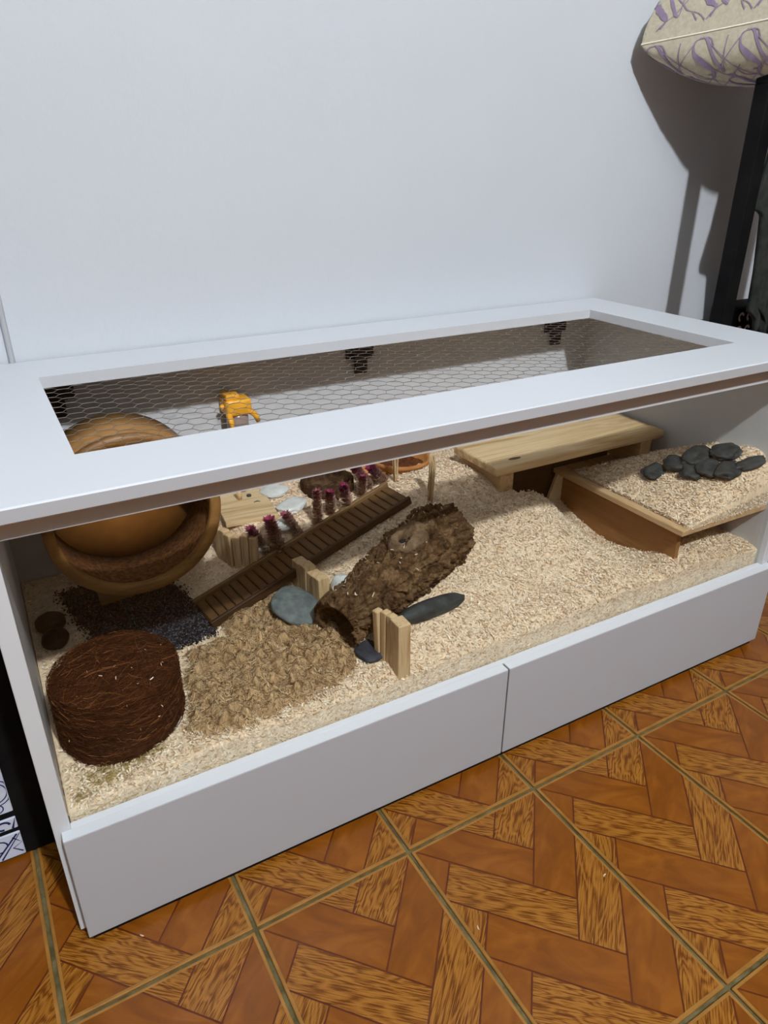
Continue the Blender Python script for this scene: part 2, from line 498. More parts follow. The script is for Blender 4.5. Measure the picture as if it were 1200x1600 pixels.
def hinge(x):
    bm = bmesh.new()
    add_box(bm, (-.028, -.006, -.040), (.028, .0, 0), .002)
    add_box(bm, (-.020, -.013, -.030), (.020, -.005, -.004), .003)
    h = obj_bm('hinge', bm, M['hinge'], enc, loc=(x-.6, .5165-.26, .5455))
    bm = bmesh.new()
    add_box(bm, (-.013, -.012, -.066), (.012, -.002, -.036), .003)
    tube(bm, [(-.016, -.012, -.034), (.016, -.012, -.034)], .005, 10)
    obj_bm('hinge_arm', bm, M['hinge'], h)
    for sx in (-.018, .018):
        bm = bmesh.new(); tube(bm, [(sx, -.007, -.034), (sx, -.0055, -.034)], .0028, 10)
        obj_bm('screw', bm, M['screw'], h)
for x in (.118, .631, 1.090): hinge(x)

# ------------------------------------------------------------------ bedding surface
def tps(pts,reg=1e-6):
    P=np.array(pts,float);n=len(P);xy=P[:,:2]
    def K(a,b):
        d2=((a[:,None,:]-b[None])**2).sum(-1);return np.where(d2>0,.5*d2*np.log(d2+1e-30),0)
    A=np.zeros((n+3,n+3));A[:n,:n]=K(xy,xy)+reg*np.eye(n);A[:n,n]=1;A[:n,n+1:]=xy;A[n:,:n]=A[:n,n:].T
    w=np.linalg.solve(A,np.r_[P[:,2],0,0,0])
    def f(x,y):
        q=np.stack([np.ravel(x),np.ravel(y)],1).astype(float);out=np.empty(len(q))
        for s in range(0,len(q),20000):
            c=q[s:s+20000];out[s:s+20000]=K(c,xy)@w[:n]+w[n]+c@w[n+1:]
        return out.reshape(np.shape(x))
    return f
LOW=[(.02,.03,.182),(.02,.2,.195),(.02,.35,.205),(.02,.5,.215),(.1,.03,.190),(.18,.03,.2),(.3,.03,.2),(.42,.03,.198),(.2,.12,.2),(.3,.12,.205),(.38,.12,.208),(.1,.25,.2),(.22,.25,.205),(.32,.22,.208),(.15,.36,.205),(.28,.34,.225),(.28,.42,.235),(.15,.5,.215),(.28,.52,.235),(.36,.28,.212),(.5,.03,.2),(.5,.2,.21),(.4,.5,.24)]
UP=[(.3,.4,.288),(.3,.52,.29),(.37,.36,.287),(.37,.5,.293),(.45,.42,.29),(.45,.5,.295),(.55,.5,.295),(.55,.4,.29),(.65,.5,.298),(.75,.46,.305),(.41,.28,.245),(.42,.2,.247),(.45,.12,.232),(.46,.03,.2),(.5,.31,.288),(.58,.3,.3),(.66,.33,.32),(.72,.35,.322),(.8,.34,.316),(.71,.25,.283),(.64,.168,.25),(.55,.1,.230),(.58,.03,.205),(.72,.03,.207),(.72,.1,.221),(.66,.06,.210),(.8,.1,.226),(.78,.17,.252),(.843,.21,.27),(.865,.26,.283),(.85,.155,.25),(.86,.075,.232),(.885,.03,.209),(.95,.03,.21),(1.0,.07,.222),(1.1,.03,.205),(1.1,.07,.22),(1.17,.04,.202),(1.17,.08,.204),(.95,.2,.19),(.95,.11,.2),(.97,.28,.2),(1.05,.2,.2),(1.15,.2,.2),(.93,.36,.23),(.86,.42,.3),(1.0,.45,.285),(1.15,.45,.28),(1.15,.33,.26),(.86,.5,.305),(1.15,.52,.28),(1.0,.52,.29)]
fl=tps(LOW,2e-6);fu=tps(UP,2e-6)
BND=[(.300,.60),(.312,.42),(.335,.352),(.352,.325),(.393,.29),(.402,.205),(.43,.14),(.443,.08),(.449,-.05)]
def sdist(x,y):
    # >0 on the right (upper) side
    X=np.ravel(x).astype(float);Y=np.ravel(y).astype(float);best=np.full(len(X),9.);sg=np.ones(len(X))
    for (ax,ay),(bx,by) in zip(BND[:-1],BND[1:]):
        dx,dy=bx-ax,by-ay;t=np.clip(((X-ax)*dx+(Y-ay)*dy)/(dx*dx+dy*dy),0,1)
        d=np.hypot(X-ax-t*dx,Y-ay-t*dy);c=-(dx*(Y-ay)-dy*(X-ax));c=-c
        m=d<best;best=np.where(m,d,best);sg=np.where(m,np.sign(c),sg)
    return (best*sg).reshape(np.shape(x))
RA=np.array([.243,.289,.2135]);RB=np.array([.606,.330,.3185])
def smooth(t):
    t=np.clip(t,0,1);return t*t*(3-2*t)
def height(x,y):
    s=sdist(x,y)/.008;k=1/(1+np.exp(-np.clip(s,-30,30)))
    h=fl(x,y)*(1-k)+fu(x,y)*k
    # trough under the ramp
    d=RB-RA;l=np.hypot(d[0],d[1]);ux=d[:2]/l
    a=(x-RA[0])*ux[0]+(y-RA[1])*ux[1];c=-(x-RA[0])*ux[1]+(y-RA[1])*ux[0]
    lim=RA[2]+d[2]*a/l-.012
    m=smooth((.050-np.abs(c))/.012)*smooth((a+.01)/.02)*smooth((l-.02-a)/.03)
    h=np.where(lim<h,h*(1-m)+lim*m,h)
    # hollow under the bench
    m=smooth((x-.806)/.018)*smooth((y-.262)/.014)*smooth((.43-y)/.03)*smooth((1.16-x)/.02)
    h=h*(1-m)+np.minimum(h,.215)*m
    m=smooth((.047-np.hypot(x-.532,y-.456))/.008)
    h=h*(1-m)+np.minimum(h,.279)*m
    # the bedding rounds off against the pane
    h=h-.005*np.exp(-np.clip(y-.03,0,1)/.006)
    return h
def heap(x,y):
    a=np.minimum(x-.985,.31-y)
    k=.5*np.clip(a,0,.4)*np.clip(1-.18*np.exp(-((np.abs((x-.985)-(.31-y)))/.03)),0,1)
    return .2845+k*(1-.75*np.exp(-np.clip(y-.034,0,1)/.014))

def HH(x, y): return float(height(np.array([float(x)]), np.array([float(y)]))[0])
def HP(x, y): return float(heap(np.array([float(x)]), np.array([float(y)]))[0])

def grid_surface(name, x0, x1, y0, y1, nx, ny, f, m, rough_amp, bottom=None, parent=None):
    xs = np.linspace(x0, x1, nx); ys = np.linspace(y0, y1, ny)
    X, Y = np.meshgrid(xs, ys); Z = f(X, Y)
    N = np.array([fbm((x, y, 0), 34, 3)*.6+nz((x, y, 3), 150)*.5 for x, y in zip(X.ravel(), Y.ravel())]).reshape(X.shape)
    Z = Z+rough_amp*N
    V = np.stack([X, Y, Z], -1).reshape(-1, 3)
    idx = np.arange(nx*ny).reshape(ny, nx)
    F = np.stack([idx[:-1, :-1], idx[:-1, 1:], idx[1:, 1:], idx[1:, :-1]], -1).reshape(-1, 4)
    if bottom is not None:                      # vertical faces down to the enclosure base
        n = len(V)
        loop = np.r_[idx[0, :], idx[1:, -1], idx[-1, -2::-1], idx[-2:0:-1, 0]]
        B = V[loop].copy(); B[:, 2] = bottom
        V = np.r_[V, B]; k = len(loop); b = n+np.arange(k)
        F = np.r_[F, np.stack([loop, b, np.roll(b, -1), np.roll(loop, -1)], -1)]
    return V, F

def rand_rot(n, tilt):
    """n random frames: long axis near-horizontal, tilted by up to `tilt`"""
    az = rng.uniform(0, 2*np.pi, n); el = rng.normal(0, tilt, n); ro = rng.normal(0, tilt*1.2, n)
    a = np.stack([np.cos(az)*np.cos(el), np.sin(az)*np.cos(el), np.sin(el)], -1)
    up = np.tile([0, 0, 1.], (n, 1)); b = np.cross(up, a); b /= np.linalg.norm(b, axis=1)[:, None]
    c = np.cross(a, b)
    b2 = b*np.cos(ro)[:, None]+c*np.sin(ro)[:, None]; c2 = np.cross(a, b2)
    return a, b2, c2

def chips(P, L, Wd, tilt, pal, frames=None):
    n = len(P); a, b, c = frames if frames else rand_rot(n, tilt)
    L = L[:, None]; Wd = Wd[:, None]; bend = (rng.uniform(-.18, .3, n)[:, None])*L
    V = np.stack([P-a*L-b*Wd, P-a*L+b*Wd, P+c*bend-b*Wd*1.1, P+c*bend+b*Wd*1.1, P+a*L-b*Wd*.8, P+a*L+b*Wd*.8], 1).reshape(-1, 3)
    o = np.arange(n)[:, None]*6
    F = np.concatenate([o+np.array([[0, 2, 3, 1]]), o+np.array([[2, 4, 5, 3]])])
    pal = np.array([c_[:3] for c_ in pal]); col = pal[rng.integers(0, len(pal), n)]*rng.uniform(.85, 1.1, (n, 1))
    return V, F, np.repeat(col, 6, 0)

PAL = [srgb(252, 234, 210), srgb(246, 226, 198), srgb(240, 216, 186), srgb(255, 242, 222), srgb(230, 202, 170), srgb(248, 230, 206), srgb(206, 174, 138)]

def merge(parts):
    Vs, Fs, Cs, n = [], [], [], 0
    for V, F, C_ in parts:
        Vs.append(V); Fs.append(F+n); Cs.append(C_); n += len(V)
    return np.concatenate(Vs), np.concatenate(Fs), np.concatenate(Cs)

GX0, GX1, GY0, GY1 = .0115, 1.1835, .0298, .516
BASEC = np.array(srgb(236, 212, 182)[:3])
V, F = grid_surface('b', GX0, GX1, GY0, GY1, 430, 190, height, None, .0028, .121)
tint = BASEC*(.82+.34*rng.random((len(V), 1)))
n = 62000
px = rng.uniform(GX0+.004, GX1-.004, n); py = GY0+.0006+(GY1-GY0-.005)*rng.random(n)**1.15
keep = ~((px < .40) & (py > .33) & (px > .02) & (sdist(px, py) < 0) & (rng.random(n) < .6))
keep &= (np.hypot(px-.532, py-.456) > .046) & (np.hypot(px-.683, py-.453) > .052) & (np.hypot(px-.617, py-.448) > .028)
px, py = px[keep], py[keep]; n = len(px)
P = np.stack([px, py, height(px, py)+rng.uniform(.000, .0032, n)], -1)
c1 = chips(P, rng.uniform(.0016, .0036, n), rng.uniform(.0005, .0010, n), .32, PAL)
# chips pressed against the pane
n2 = 9000
qx = rng.uniform(GX0+.004, GX1-.004, n2); hz_ = height(qx, np.full(n2, GY0))
qz = .165+(hz_-.165)*rng.random(n2)
az = rng.normal(0, .7, n2); a = np.stack([np.cos(az), np.zeros(n2), np.sin(az)], -1); b = np.stack([-np.sin(az), np.zeros(n2), np.cos(az)], -1)
c2 = chips(np.stack([qx, GY0-.0002+rng.uniform(-.0006, .0004, n2), qz], -1), rng.uniform(.0016, .0036, n2), rng.uniform(.0005, .0010, n2), 0, PAL, (a, b, np.cross(a, b)))
V, F, T = merge([(V, F, tint), c1, c2])
V[:, 0] -= .6; V[:, 1] -= .26; V[:, 2] -= .121
bed = obj_np('wood_chip_bedding', V, F, M['chips'], None, False, T, loc=(.6, .26, .121))
tag(bed, 'pale wood chip bedding filling the glass enclosure', 'bedding', kind='stuff')

# ------------------------------------------------------------------ things in the enclosure
def W(name, bm, m, parent, smooth=False):
    """a part modelled in world coordinates under a parent"""
    return obj_bm(name, bm, m, parent, smooth, loc=-parent.location)

def solo(name, bm, m, origin, smooth=False):
    """a one-mesh thing modelled in world coordinates, origin at its base"""
    bmesh.ops.translate(bm, verts=bm.verts, vec=-Vector(origin))
    return obj_bm(name, bm, m, None, smooth, loc=origin)

# --- exercise wheel
WC = Vector((.173, .300, .387)); WR = .118; WD = .112
wh = tag(empty('exercise_wheel', (WC.x, WC.y+.06, .212)), 'large round wooden hamster exercise wheel in the back left corner', 'wheel')
def wheel_part(name, prof, m, seg=72):
    bm = bmesh.new(); lathe(bm, prof, seg, True, 'Y')
    return obj_bm(name, bm, m, wh, True, loc=WC-wh.location)
d = wheel_part('drum', [(WR, .010), (WR, WD), (WR-.005, WD), (WR-.005, .010)], M['wheel'])
r = wheel_part('rim', [(WR+.0005, 0), (WR+.0015, .002), (WR+.0015, .011), (WR, .0125), (WR-.013, .0125), (WR-.014, .010), (WR-.014, .002), (WR-.012, 0)], M['wheel'])
wheel_part('cork_track', [(WR-.0055, .014), (WR-.0055, WD-.008), (WR-.0095, WD-.008), (WR-.0095, .014)], M['cork'])
wheel_part('back_disc', [(.004, WD-.010), (WR-.0096, WD-.010), (WR-.0096, WD-.002), (.004, WD-.002)], M['disc'])
bm = bmesh.new(); lathe(bm, [(.0001, WD-.018), (.012, WD-.018), (.013, WD-.011), (.0001, WD-.0105)], 24, False, 'Y')
obj_bm('hub', bm, M['wheel'], wh, True, loc=WC-wh.location)
bm = bmesh.new(); add_box(bm, (WC.x-.02, WC.y+WD+.004, .205), (WC.x+.02, WC.y+WD+.016, WC.z+.03), .002)
W('stand_post', bm, M['wheel'], wh)
bm = bmesh.new(); add_box(bm, (WC.x-.06, WC.y+WD-.02, .203), (WC.x+.06, WC.y+WD+.045, .222), .002)
W('stand_base', bm, M['wheel'], wh)
bm = bmesh.new(); tube(bm, [(WC.x, WC.y+WD-.004, WC.z), (WC.x, WC.y+WD+.014, WC.z)], .006, 12)
W('axle', bm, M['screw'], wh)

# --- coconut fibre drum
CF = Vector((.0945, .138, .176)); CR, CH = .0735, .098
def ribbons(starts, steps, width, cols):
    """list of polylines -> flat ribbons; starts (n,k,3) points, width array"""
    n, k, _ = starts.shape
    t = np.gradient(starts, axis=1); t /= np.linalg.norm(t, axis=2, keepdims=True)+1e-9
    rv = rng.normal(size=(n, 1, 3)); s = np.cross(t, np.broadcast_to(rv, t.shape)); s /= np.linalg.norm(s, axis=2, keepdims=True)+1e-9
    w = width[:, None, None]*np.linspace(1, .45, k)[None, :, None]
    V = np.stack([starts-s*w, starts+s*w], 2).reshape(-1, 3)
    base = (np.arange(n)*k*2)[:, None]+np.arange(k-1)[None]*2
    base = base.reshape(-1, 1)
    F = base+np.array([[0, 2, 3, 1]])
    return V, F, np.repeat(cols, k*2, 0)

cd = tag(empty('coconut_fibre_hide', CF), 'dark brown coconut fibre drum by the left glass corner', 'hide')
bm = bmesh.new()
prof = [(.0001, 0), (CR*.6, 0), (CR*.95, .001), (CR, .006)]+[(CR*(1+.012*math.sin(k)), .006+(CH-.014)*k/9) for k in range(1, 10)]+[(CR*.985, CH-.003), (CR*.95, CH), (CR*.8, CH+.002), (CR*.5, CH+.004), (.0001, CH+.005)]
lathe(bm, prof, 90)
bmesh.ops.remove_doubles(bm, verts=bm.verts, dist=.0003)
bmesh.ops.subdivide_edges(bm, edges=bm.edges, cuts=1, use_grid_fill=True)
for v in bm.verts:
    k = fbm(v.co, 60, 4)*.0035
    n_ = Vector((v.co.x, v.co.y, (v.co.z-CH/2)*.6)).normalized(); v.co += n_*k
obj_bm('fibre_body', bm, M['coco'], cd, True)
n = 3600; k = 6
ang = rng.uniform(0, 2*np.pi, n); zz = rng.uniform(.002, CH, n); span = rng.uniform(.12, .5, n)*rng.choice([-1, 1], n); dz = rng.normal(0, .006, n)
tt = np.linspace(0, 1, k)[None]
A = ang[:, None]+span[:, None]*tt; Z = np.clip(zz[:, None]+dz[:, None]*tt+rng.normal(0, .001, (n, k)), .001, CH+.002)
R = CR*1.012+rng.uniform(0, .0022, (n, 1))+rng.normal(0, .0006, (n, k))
S1 = np.stack([R*np.cos(A), R*np.sin(A), Z], -1)
n3 = 2600
r0 = CR*np.sqrt(rng.random(n3))*.97; a0 = rng.uniform(0, 2*np.pi, n3); d0 = rng.normal(.35, .8, n3); ln = rng.uniform(.012, .05, n3); cv = rng.normal(0, 14, n3)
s = (tt-.5)*ln[:, None]; th = d0[:, None]+cv[:, None]*s
X = r0[:, None]*np.cos(a0)[:, None]+s*np.cos(th); Y = r0[:, None]*np.sin(a0)[:, None]+s*np.sin(th)
rr = np.hypot(X, Y); sc = np.minimum(1, CR*1.01/rr); X *= sc; Y *= sc
Zt = CH+.0055-.006*(np.minimum(rr, CR)/CR)**3+rng.uniform(0, .0022, (n3, 1))
S2 = np.stack([X, Y, Zt], -1)
cc = np.array([srgb(66, 33, 15)[:3], srgb(88, 47, 22)[:3], srgb(108, 62, 32)[:3], srgb(50, 25, 12)[:3], srgb(140, 92, 54)[:3]])
S = np.concatenate([S1, S2]); wd = rng.uniform(.00022, .00048, len(S))
V, F, T = ribbons(S, k, wd, cc[rng.choice(5, len(S), p=[.34, .28, .14, .2, .04])])
nn = 34
pa = rng.uniform(0, 2*np.pi, nn); pr_ = np.where(rng.random(nn) < .5, CR*1.03, CR*np.sqrt(rng.random(nn))*.95); ph = np.where(pr_ > CR, rng.uniform(.01, CH, nn), CH+.008)
ch = chips(np.stack([pr_*np.cos(pa), pr_*np.sin(pa), ph], -1), rng.uniform(.0010, .0026, nn), rng.uniform(.00025, .0005, nn), .8, PAL)
V, F, T = merge([(V, F, T), ch])
o = obj_np('loose_fibres', V, F, M['fibre'], cd, False, T); o['kind'] = 'stuff'

# --- ramp: dark slatted ladder
ra = Vector((.243, .289, .2135)); rb = Vector((.606, .330, .3185))
RL = (rb-ra).length; ux = (rb-ra).normalized(); uy = Vector((0, 0, 1)).cross(ux).normalized(); uz = ux.cross(uy)
RM = Matrix((ux, uy, uz)).transposed().to_4x4(); RM.translation = ra
rp = tag(empty('slatted_ramp', ra), 'dark brown slatted wooden ramp leaning up to the flowers', 'ramp')
rp.matrix_world = RM
def ramp_box(name, lo, hi, m, bev=.0006):
    bm = bmesh.new(); c = Vector(((lo[0]+hi[0])/2, (lo[1]+hi[1])/2, lo[2])); add_box(bm, Vector(lo)-c, Vector(hi)-c, bev, 1)
    return obj_bm(name, bm, m, rp, loc=c)
RW = .034
ramp_box('base_board', (0, -RW, -.006), (RL, RW, 0), M['rampbase'])
ns = 26; pitch = (RL-.004)/ns
s0 = ramp_box('slat', (.002, -RW+.006, .0002), (.002+pitch-.0019, RW-.006, .0030), M['rampwood'])
for k in range(1, ns):
    c = s0.copy(); COL.objects.link(c); c.parent = rp; c.location = s0.location+Vector((k*pitch, 0, 0))
ramp_box('side_rail', (-.001, RW-.0055, -.008), (RL+.001, RW+.001, .0085), M['ramprail'], .001)  # far rail coloured lighter for light coming through the lid opening
ramp_box('side_rail', (-.001, -RW-.001, -.010), (RL+.001, -RW+.0055, .0042), M['rampbase'], .001)

# --- picket edgings
def picket_fence(name, label, pts, z0, z1, m, wd, th, jig=.0015, seed=1):
    rs = random.Random(seed)
    root = tag(empty(name, (pts[0][0], pts[0][1], z0)), label, 'edging', 'low picket edgings')
    for (ax, ay), (bx_, by_) in zip(pts[:-1], pts[1:]):
        L_ = math.hypot(bx_-ax, by_-ay); n_ = max(1, round(L_/wd)); an = math.atan2(by_-ay, bx_-ax)
        for k in range(n_):
            t = (k+.5)/n_; cx, cy = ax+(bx_-ax)*t, ay+(by_-ay)*t
            bm = bmesh.new(); w2 = L_/n_/2-.0004; h = z1-z0+rs.uniform(-jig, jig)
            add_box(bm, (-w2, -th/2, 0), (w2, th/2, h), .0016, 2)
            o = obj_bm('picket', bm, m, root, loc=(cx-pts[0][0], cy-pts[0][1], 0)); o.rotation_euler = (rs.uniform(-.03, .03), rs.uniform(-.03, .03), an)
    return root
picket_fence('picket_edging', 'pale picket edging holding the board terrace beside the wheel', [(.309, .402), (.322, .362), (.352, .338)], .222, .296, M['pine_z'], .014, .013, .002, 3)
picket_fence('picket_edging', 'short pale picket edging between the ramp and the bark log', [(.3975, .286), (.4085, .203)], .195, .271, M['pine_z'], .0205, .019, .003, 5)
picket_fence('picket_edging', 'pale picket edging standing against the front glass', [(.433, .088), (.4405, .056)], .185, .280, M['pine_z'], .011, .012, .001, 8)

# tall end post of the front edging is one of its pickets
front_fence = [o for o in COL.objects if o.name.startswith('picket_edging') and o.get('label', '').endswith('front glass')][0]
bm = bmesh.new(); add_box(bm, (.4335, .0310, .150), (.4525, .0550, .2815), .0014)
W('picket', bm, M['pine_z'], front_fence)

# --- bark log
l0 = Vector((.3905, .1290, .2440)); l1 = Vector((.6230, .2120, .2960))
la = (l1-l0).normalized(); LL = (l1-l0).length; le = Vector((0, 0, 1)).cross(la).normalized(); lu = la.cross(le)
lg = tag(empty('bark_log', l0-Vector((0, 0, .04))), 'hollow knotted brown bark log lying across the middle of the bedding', 'log')
def log_point(t, a, k=1., extra=0.):
    r = (.0385+.0165*t)*k
    sq = 1+.10*math.cos(2*a+.6)+.05*math.cos(3*a+1.)
    return l0+la*(t*LL)+(le*math.cos(a)*1.06+lu*math.sin(a)*.97)*(r*sq+extra)
def crack(p, s, seed):
    dd, _ = noise.voronoi(Vector((p.x*s, p.y*s, p.z*s))+Vector((seed, 0, 0)))
    return min(1, (dd[1]-dd[0])*3.2)
bm = bmesh.new(); NT, NA = 210, 230
grid = []
for i in range(NT+1):
    row = []
    for j in range(NA):
        t = i/NT; a = 2*math.pi*j/NA
        p = log_point(t, a)
        q = p+Vector((nz(p, 45, 1), nz(p, 45, 2), nz(p, 45, 3)))*.006
        w_ = q-l0; al = w_.dot(la); q2 = w_-la*(al*.45)
        c1_ = min(1, crack(q2, 58, 3)*1.25); c2_ = crack(q2+q*.3, 140, 9)
        ex = .0085*(c1_**.7-.75)+.0032*(c2_-.5)+.0062*fbm(p, 26, 5, 2)+.0022*abs(nz(p, 210, 6))
        te = t+(.035*nz((math.cos(a)*2, math.sin(a)*2, 0), 1.3, 4)+.012*nz((math.cos(a)*9, math.sin(a)*9, 1), 1.0, 5))*(1 if i in (0, NT) else (.6 if i in (1, NT-1) else 0))
        row.append(bm.verts.new(log_point(te, a, 1, ex)))
    grid.append(row)
for i in range(NT):
    for j in range(NA): bm.faces.new((grid[i][j], grid[i][(j+1) % NA], grid[i+1][(j+1) % NA], grid[i+1][j]))
prev = grid[0]
for k_, dt in ((.88, -.006), (.80, .000), (.76, .05), (.72, .35), (.5, .60)):
    cur = [bm.verts.new(log_point(dt, 2*math.pi*j/NA, k_, .002*nz((math.cos(j*.2)*3, math.sin(j*.2)*3, dt*20), 1.2))) for j in range(NA)]
    for j in range(NA): bm.faces.new((prev[(j+1) % NA], prev[j], cur[j], cur[(j+1) % NA]))
    prev = cur
bm.faces.new(prev)
prev = grid[NT]
for k_, dt in ((.85, 1.0), (.7, .985), (.62, .9)):
    cur = [bm.verts.new(log_point(dt, 2*math.pi*j/NA, k_)) for j in range(NA)]
    for j in range(NA): bm.faces.new((prev[j], prev[(j+1) % NA], cur[(j+1) % NA], cur[j]))
    prev = cur
bm.faces.new(prev)
W('bark', bm, M['bark'], lg, True)
# the knot: a pale swollen ring round a hollow painted dark for its shade
def knot(t, a, R1, R2, m, seed):
    c = log_point(t, a, 1.0, .001); nrm = (log_point(t, a, 1.2)-log_point(t, a, 1.0)).normalized(); tx_ = la; ty_ = nrm.cross(tx_).normalized()
    bm = bmesh.new(); rings = []
    for i in range(40):
        u = 2*math.pi*i/40; ring = []
        for j in range(14):
            w = 2*math.pi*j/14
            rr_ = R1*(1+.16*math.sin(u*2+seed)+.08*math.sin(3*u))+R2*math.cos(w)*(1+.35*math.sin(u+seed))
            h = R2*math.sin(w)*(.85+.3*math.sin(u+1.2))
            p = c+tx_*(rr_*math.cos(u)*1.25)+ty_*(rr_*math.sin(u))+nrm*h
            p += nrm*.0042*fbm(p, 70, 5, seed)+tx_*.004*nz(p, 60, seed)+ty_*.003*nz(p, 60, seed+4)-nrm*.003
            ring.append(bm.verts.new(p))
        rings.append(ring)
    for i in range(40):
        for j in range(14): bm.faces.new((rings[i][j], rings[(i+1) % 40][j], rings[(i+1) % 40][(j+1) % 14], rings[i][(j+1) % 14]))
    k_ = W('knot', bm, m, lg, True)
    bm = bmesh.new(); cen = bm.verts.new(c-nrm*.004); rim_ = [bm.verts.new(c+tx_*R1*math.cos(2*math.pi*i/30)*1.2+ty_*R1*math.sin(2*math.pi*i/30)+nrm*.002) for i in range(30)]
    for i in range(30): bm.faces.new((cen, rim_[i], rim_[(i+1) % 30]))
    W('knot_hollow', bm, M['hollow_shade'], lg)
knot(.63, 1.72, .0165, .0110, M['knot'], 2.)
bm = bmesh.new()      # smooth bare flap of wood at the near mouth
gr = [[bm.verts.new(log_point(.005+.19*i/12, -.55+1.25*j/16+.25*i/12, 1.03, .0035*math.sin(math.pi*min(1, i/12+.08))*math.sin(math.pi*(j+.5)/17)+.0015*nz((i*.3, j*.3, 0), 1))) for j in range(17)] for i in range(13)]
for i in range(12):
    for j in range(16): bm.faces.new((gr[i][j], gr[i][j+1], gr[i+1][j+1], gr[i+1][j]))
fl_ = W('bare_wood_flap', bm, M['knot'], lg, True)
so = fl_.modifiers.new('thick', 'SOLIDIFY'); so.thickness = .003; so.offset = -1
# shavings caught in the bark
n = 64; tq = rng.uniform(.05, .95, n); aq = rng.uniform(.6, 2.6, n)
Pq = np.array([log_point(t, a, 1.0, .0045) for t, a in zip(tq, aq)])
V, F, T = chips(Pq-np.array(lg.location), rng.uniform(.0014, .0034, n), rng.uniform(.0004, .0009, n), .6, PAL)
o = obj_np('caught_shavings', V, F, M['chips'], lg, False, T); o['kind'] = 'stuff'

# --- stones
def stone(name, label, cat, c, ax, rz, m, seed, tilt=(0, 0), flat=2.6, amp=.10, group=None, facet=0):
    bm = bmesh.new(); bmesh.ops.create_icosphere(bm, subdivisions=4, radius=1)
    for v in bm.verts:
        p = v.co.normalized(); e = (abs(p.x)**flat+abs(p.y)**flat+abs(p.z)**2.2)**(-1/flat)
        q = p*e*(1+amp*fbm(p, 1.1, 3, seed)+.02*fbm(p, 5, 3, seed+3))
        if facet: q += p*facet*crack(p, 1.3, seed)
        v.co = Vector((q.x*ax[0], q.y*ax[1], q.z*ax[2]))
    R_ = Euler((tilt[0], tilt[1], rz)).to_matrix(); bmesh.ops.rotate(bm, verts=bm.verts, cent=(0, 0, 0), matrix=R_)
    zmin = min(v.co.z for v in bm.verts); bmesh.ops.translate(bm, verts=bm.verts, vec=(0, 0, -zmin))
    o = obj_bm(name, bm, m, None, True, loc=c)
    return tag(o, label, cat, group)
S_ = lambda x, y, sink=.004: (x, y, HH(x, y)-sink)
stone('flat_stone', 'flat rounded grey stone lying on the fibre nest below the ramp', 'stone', (.3660, .2160, .2150), (.034, .040, .0090), .5, M['greystone'], 1, (.30, -.10), 2.4, .06)
stone('long_stone', 'long dark grey stone beside the bark log', 'stone', (.529, .1015, HH(.529, .1015)-.003), (.0585, .0145, .0125), .05, M['darkstone'], 2, (.2, 0), 2.2, .10)
stone('slate_piece', 'small blue black slate half buried below the log mouth', 'stone', (.4265, .0905, .2035), (.0245, .0205, .0050), .2, M['slab'], 3, (.12, .05), 3.2, .14)
stone('black_pebble', 'black pebble in the dark back left corner, the farther one', 'stone', S_(.0400, .372), (.0215, .0190, .0150), .3, M['blackstone'], 4, (0, 0), 2.1, .08)
stone('black_pebble', 'black pebble behind the coconut drum, the nearer one', 'stone', S_(.0410, .332), (.0190, .0185, .0135), 1.1, M['blackstone'], 5, (0, 0), 2.1, .08)
for x, y, ax, rz, s, lb in ((.4370, .4780, (.025, .021, .008), .2, 11, 'white quartz stone beside the pale board, farthest from the glass'),
                            (.4450, .4150, (.027, .021, .0085), .5, 12, 'large white quartz stone next to the bark bowl'),
                            (.4060, .3640, (.021, .015, .008), .1, 13, 'small white stone behind the leaning dried flowers'),
                            (.3640, .3480, (.011, .008, .006), .1, 14, 'tiny white stone at the corner of the terrace edging')):
    stone('quartz_stone', lb, 'stone', S_(x, y, .003), ax, rz, M['quartz'], s, (0, 0), 2.3, .16, None, .06)
stone('quartz_stone', 'white stone wedged between the picket edging and the log', 'stone', (.4300, .1920, HH(.43, .192)-.002), (.013, .017, .016), .2, M['quartz'], 15, (.1, .3), 2.4, .15, None, .05)

# --- bark bowl and clay dish
BB = Vector((.5320, .4560, .2810))
bm = bmesh.new(); NA = 72; rings = []
for r_, z_ in ((.030, .0), (.041, .0), (.0455, .010), (.047, .022), (.0465, .033), (.0440, .0345), (.0420, .0325), (.0405, .022), (.036, .014), (.0001, .0125)):
    ring = []
    for j in range(NA):
        a = 2*math.pi*j/NA; p = Vector((r_*math.cos(a), r_*math.sin(a)*1.02, z_))
        k_ = .0035*fbm((math.cos(a)*r_, math.sin(a)*r_, z_), 55, 4, 4)+(.003*(crack(p, 80, 2)-.5) if r_ > .042 else 0)
        ring.append(bm.verts.new(p+Vector((math.cos(a), math.sin(a), .25))*k_*(r_ > .01)))
    rings.append(ring)
for A, B in zip(rings[:-1], rings[1:]):
    for j in range(NA): bm.faces.new((A[j], A[(j+1) % NA], B[(j+1) % NA], B[j]))
bm.faces.new(rings[0])
tag(obj_bm('bark_bowl', bm, M['bowlbark'], None, True, loc=BB), 'round dark bark bowl behind the pink dried flowers', 'bowl')

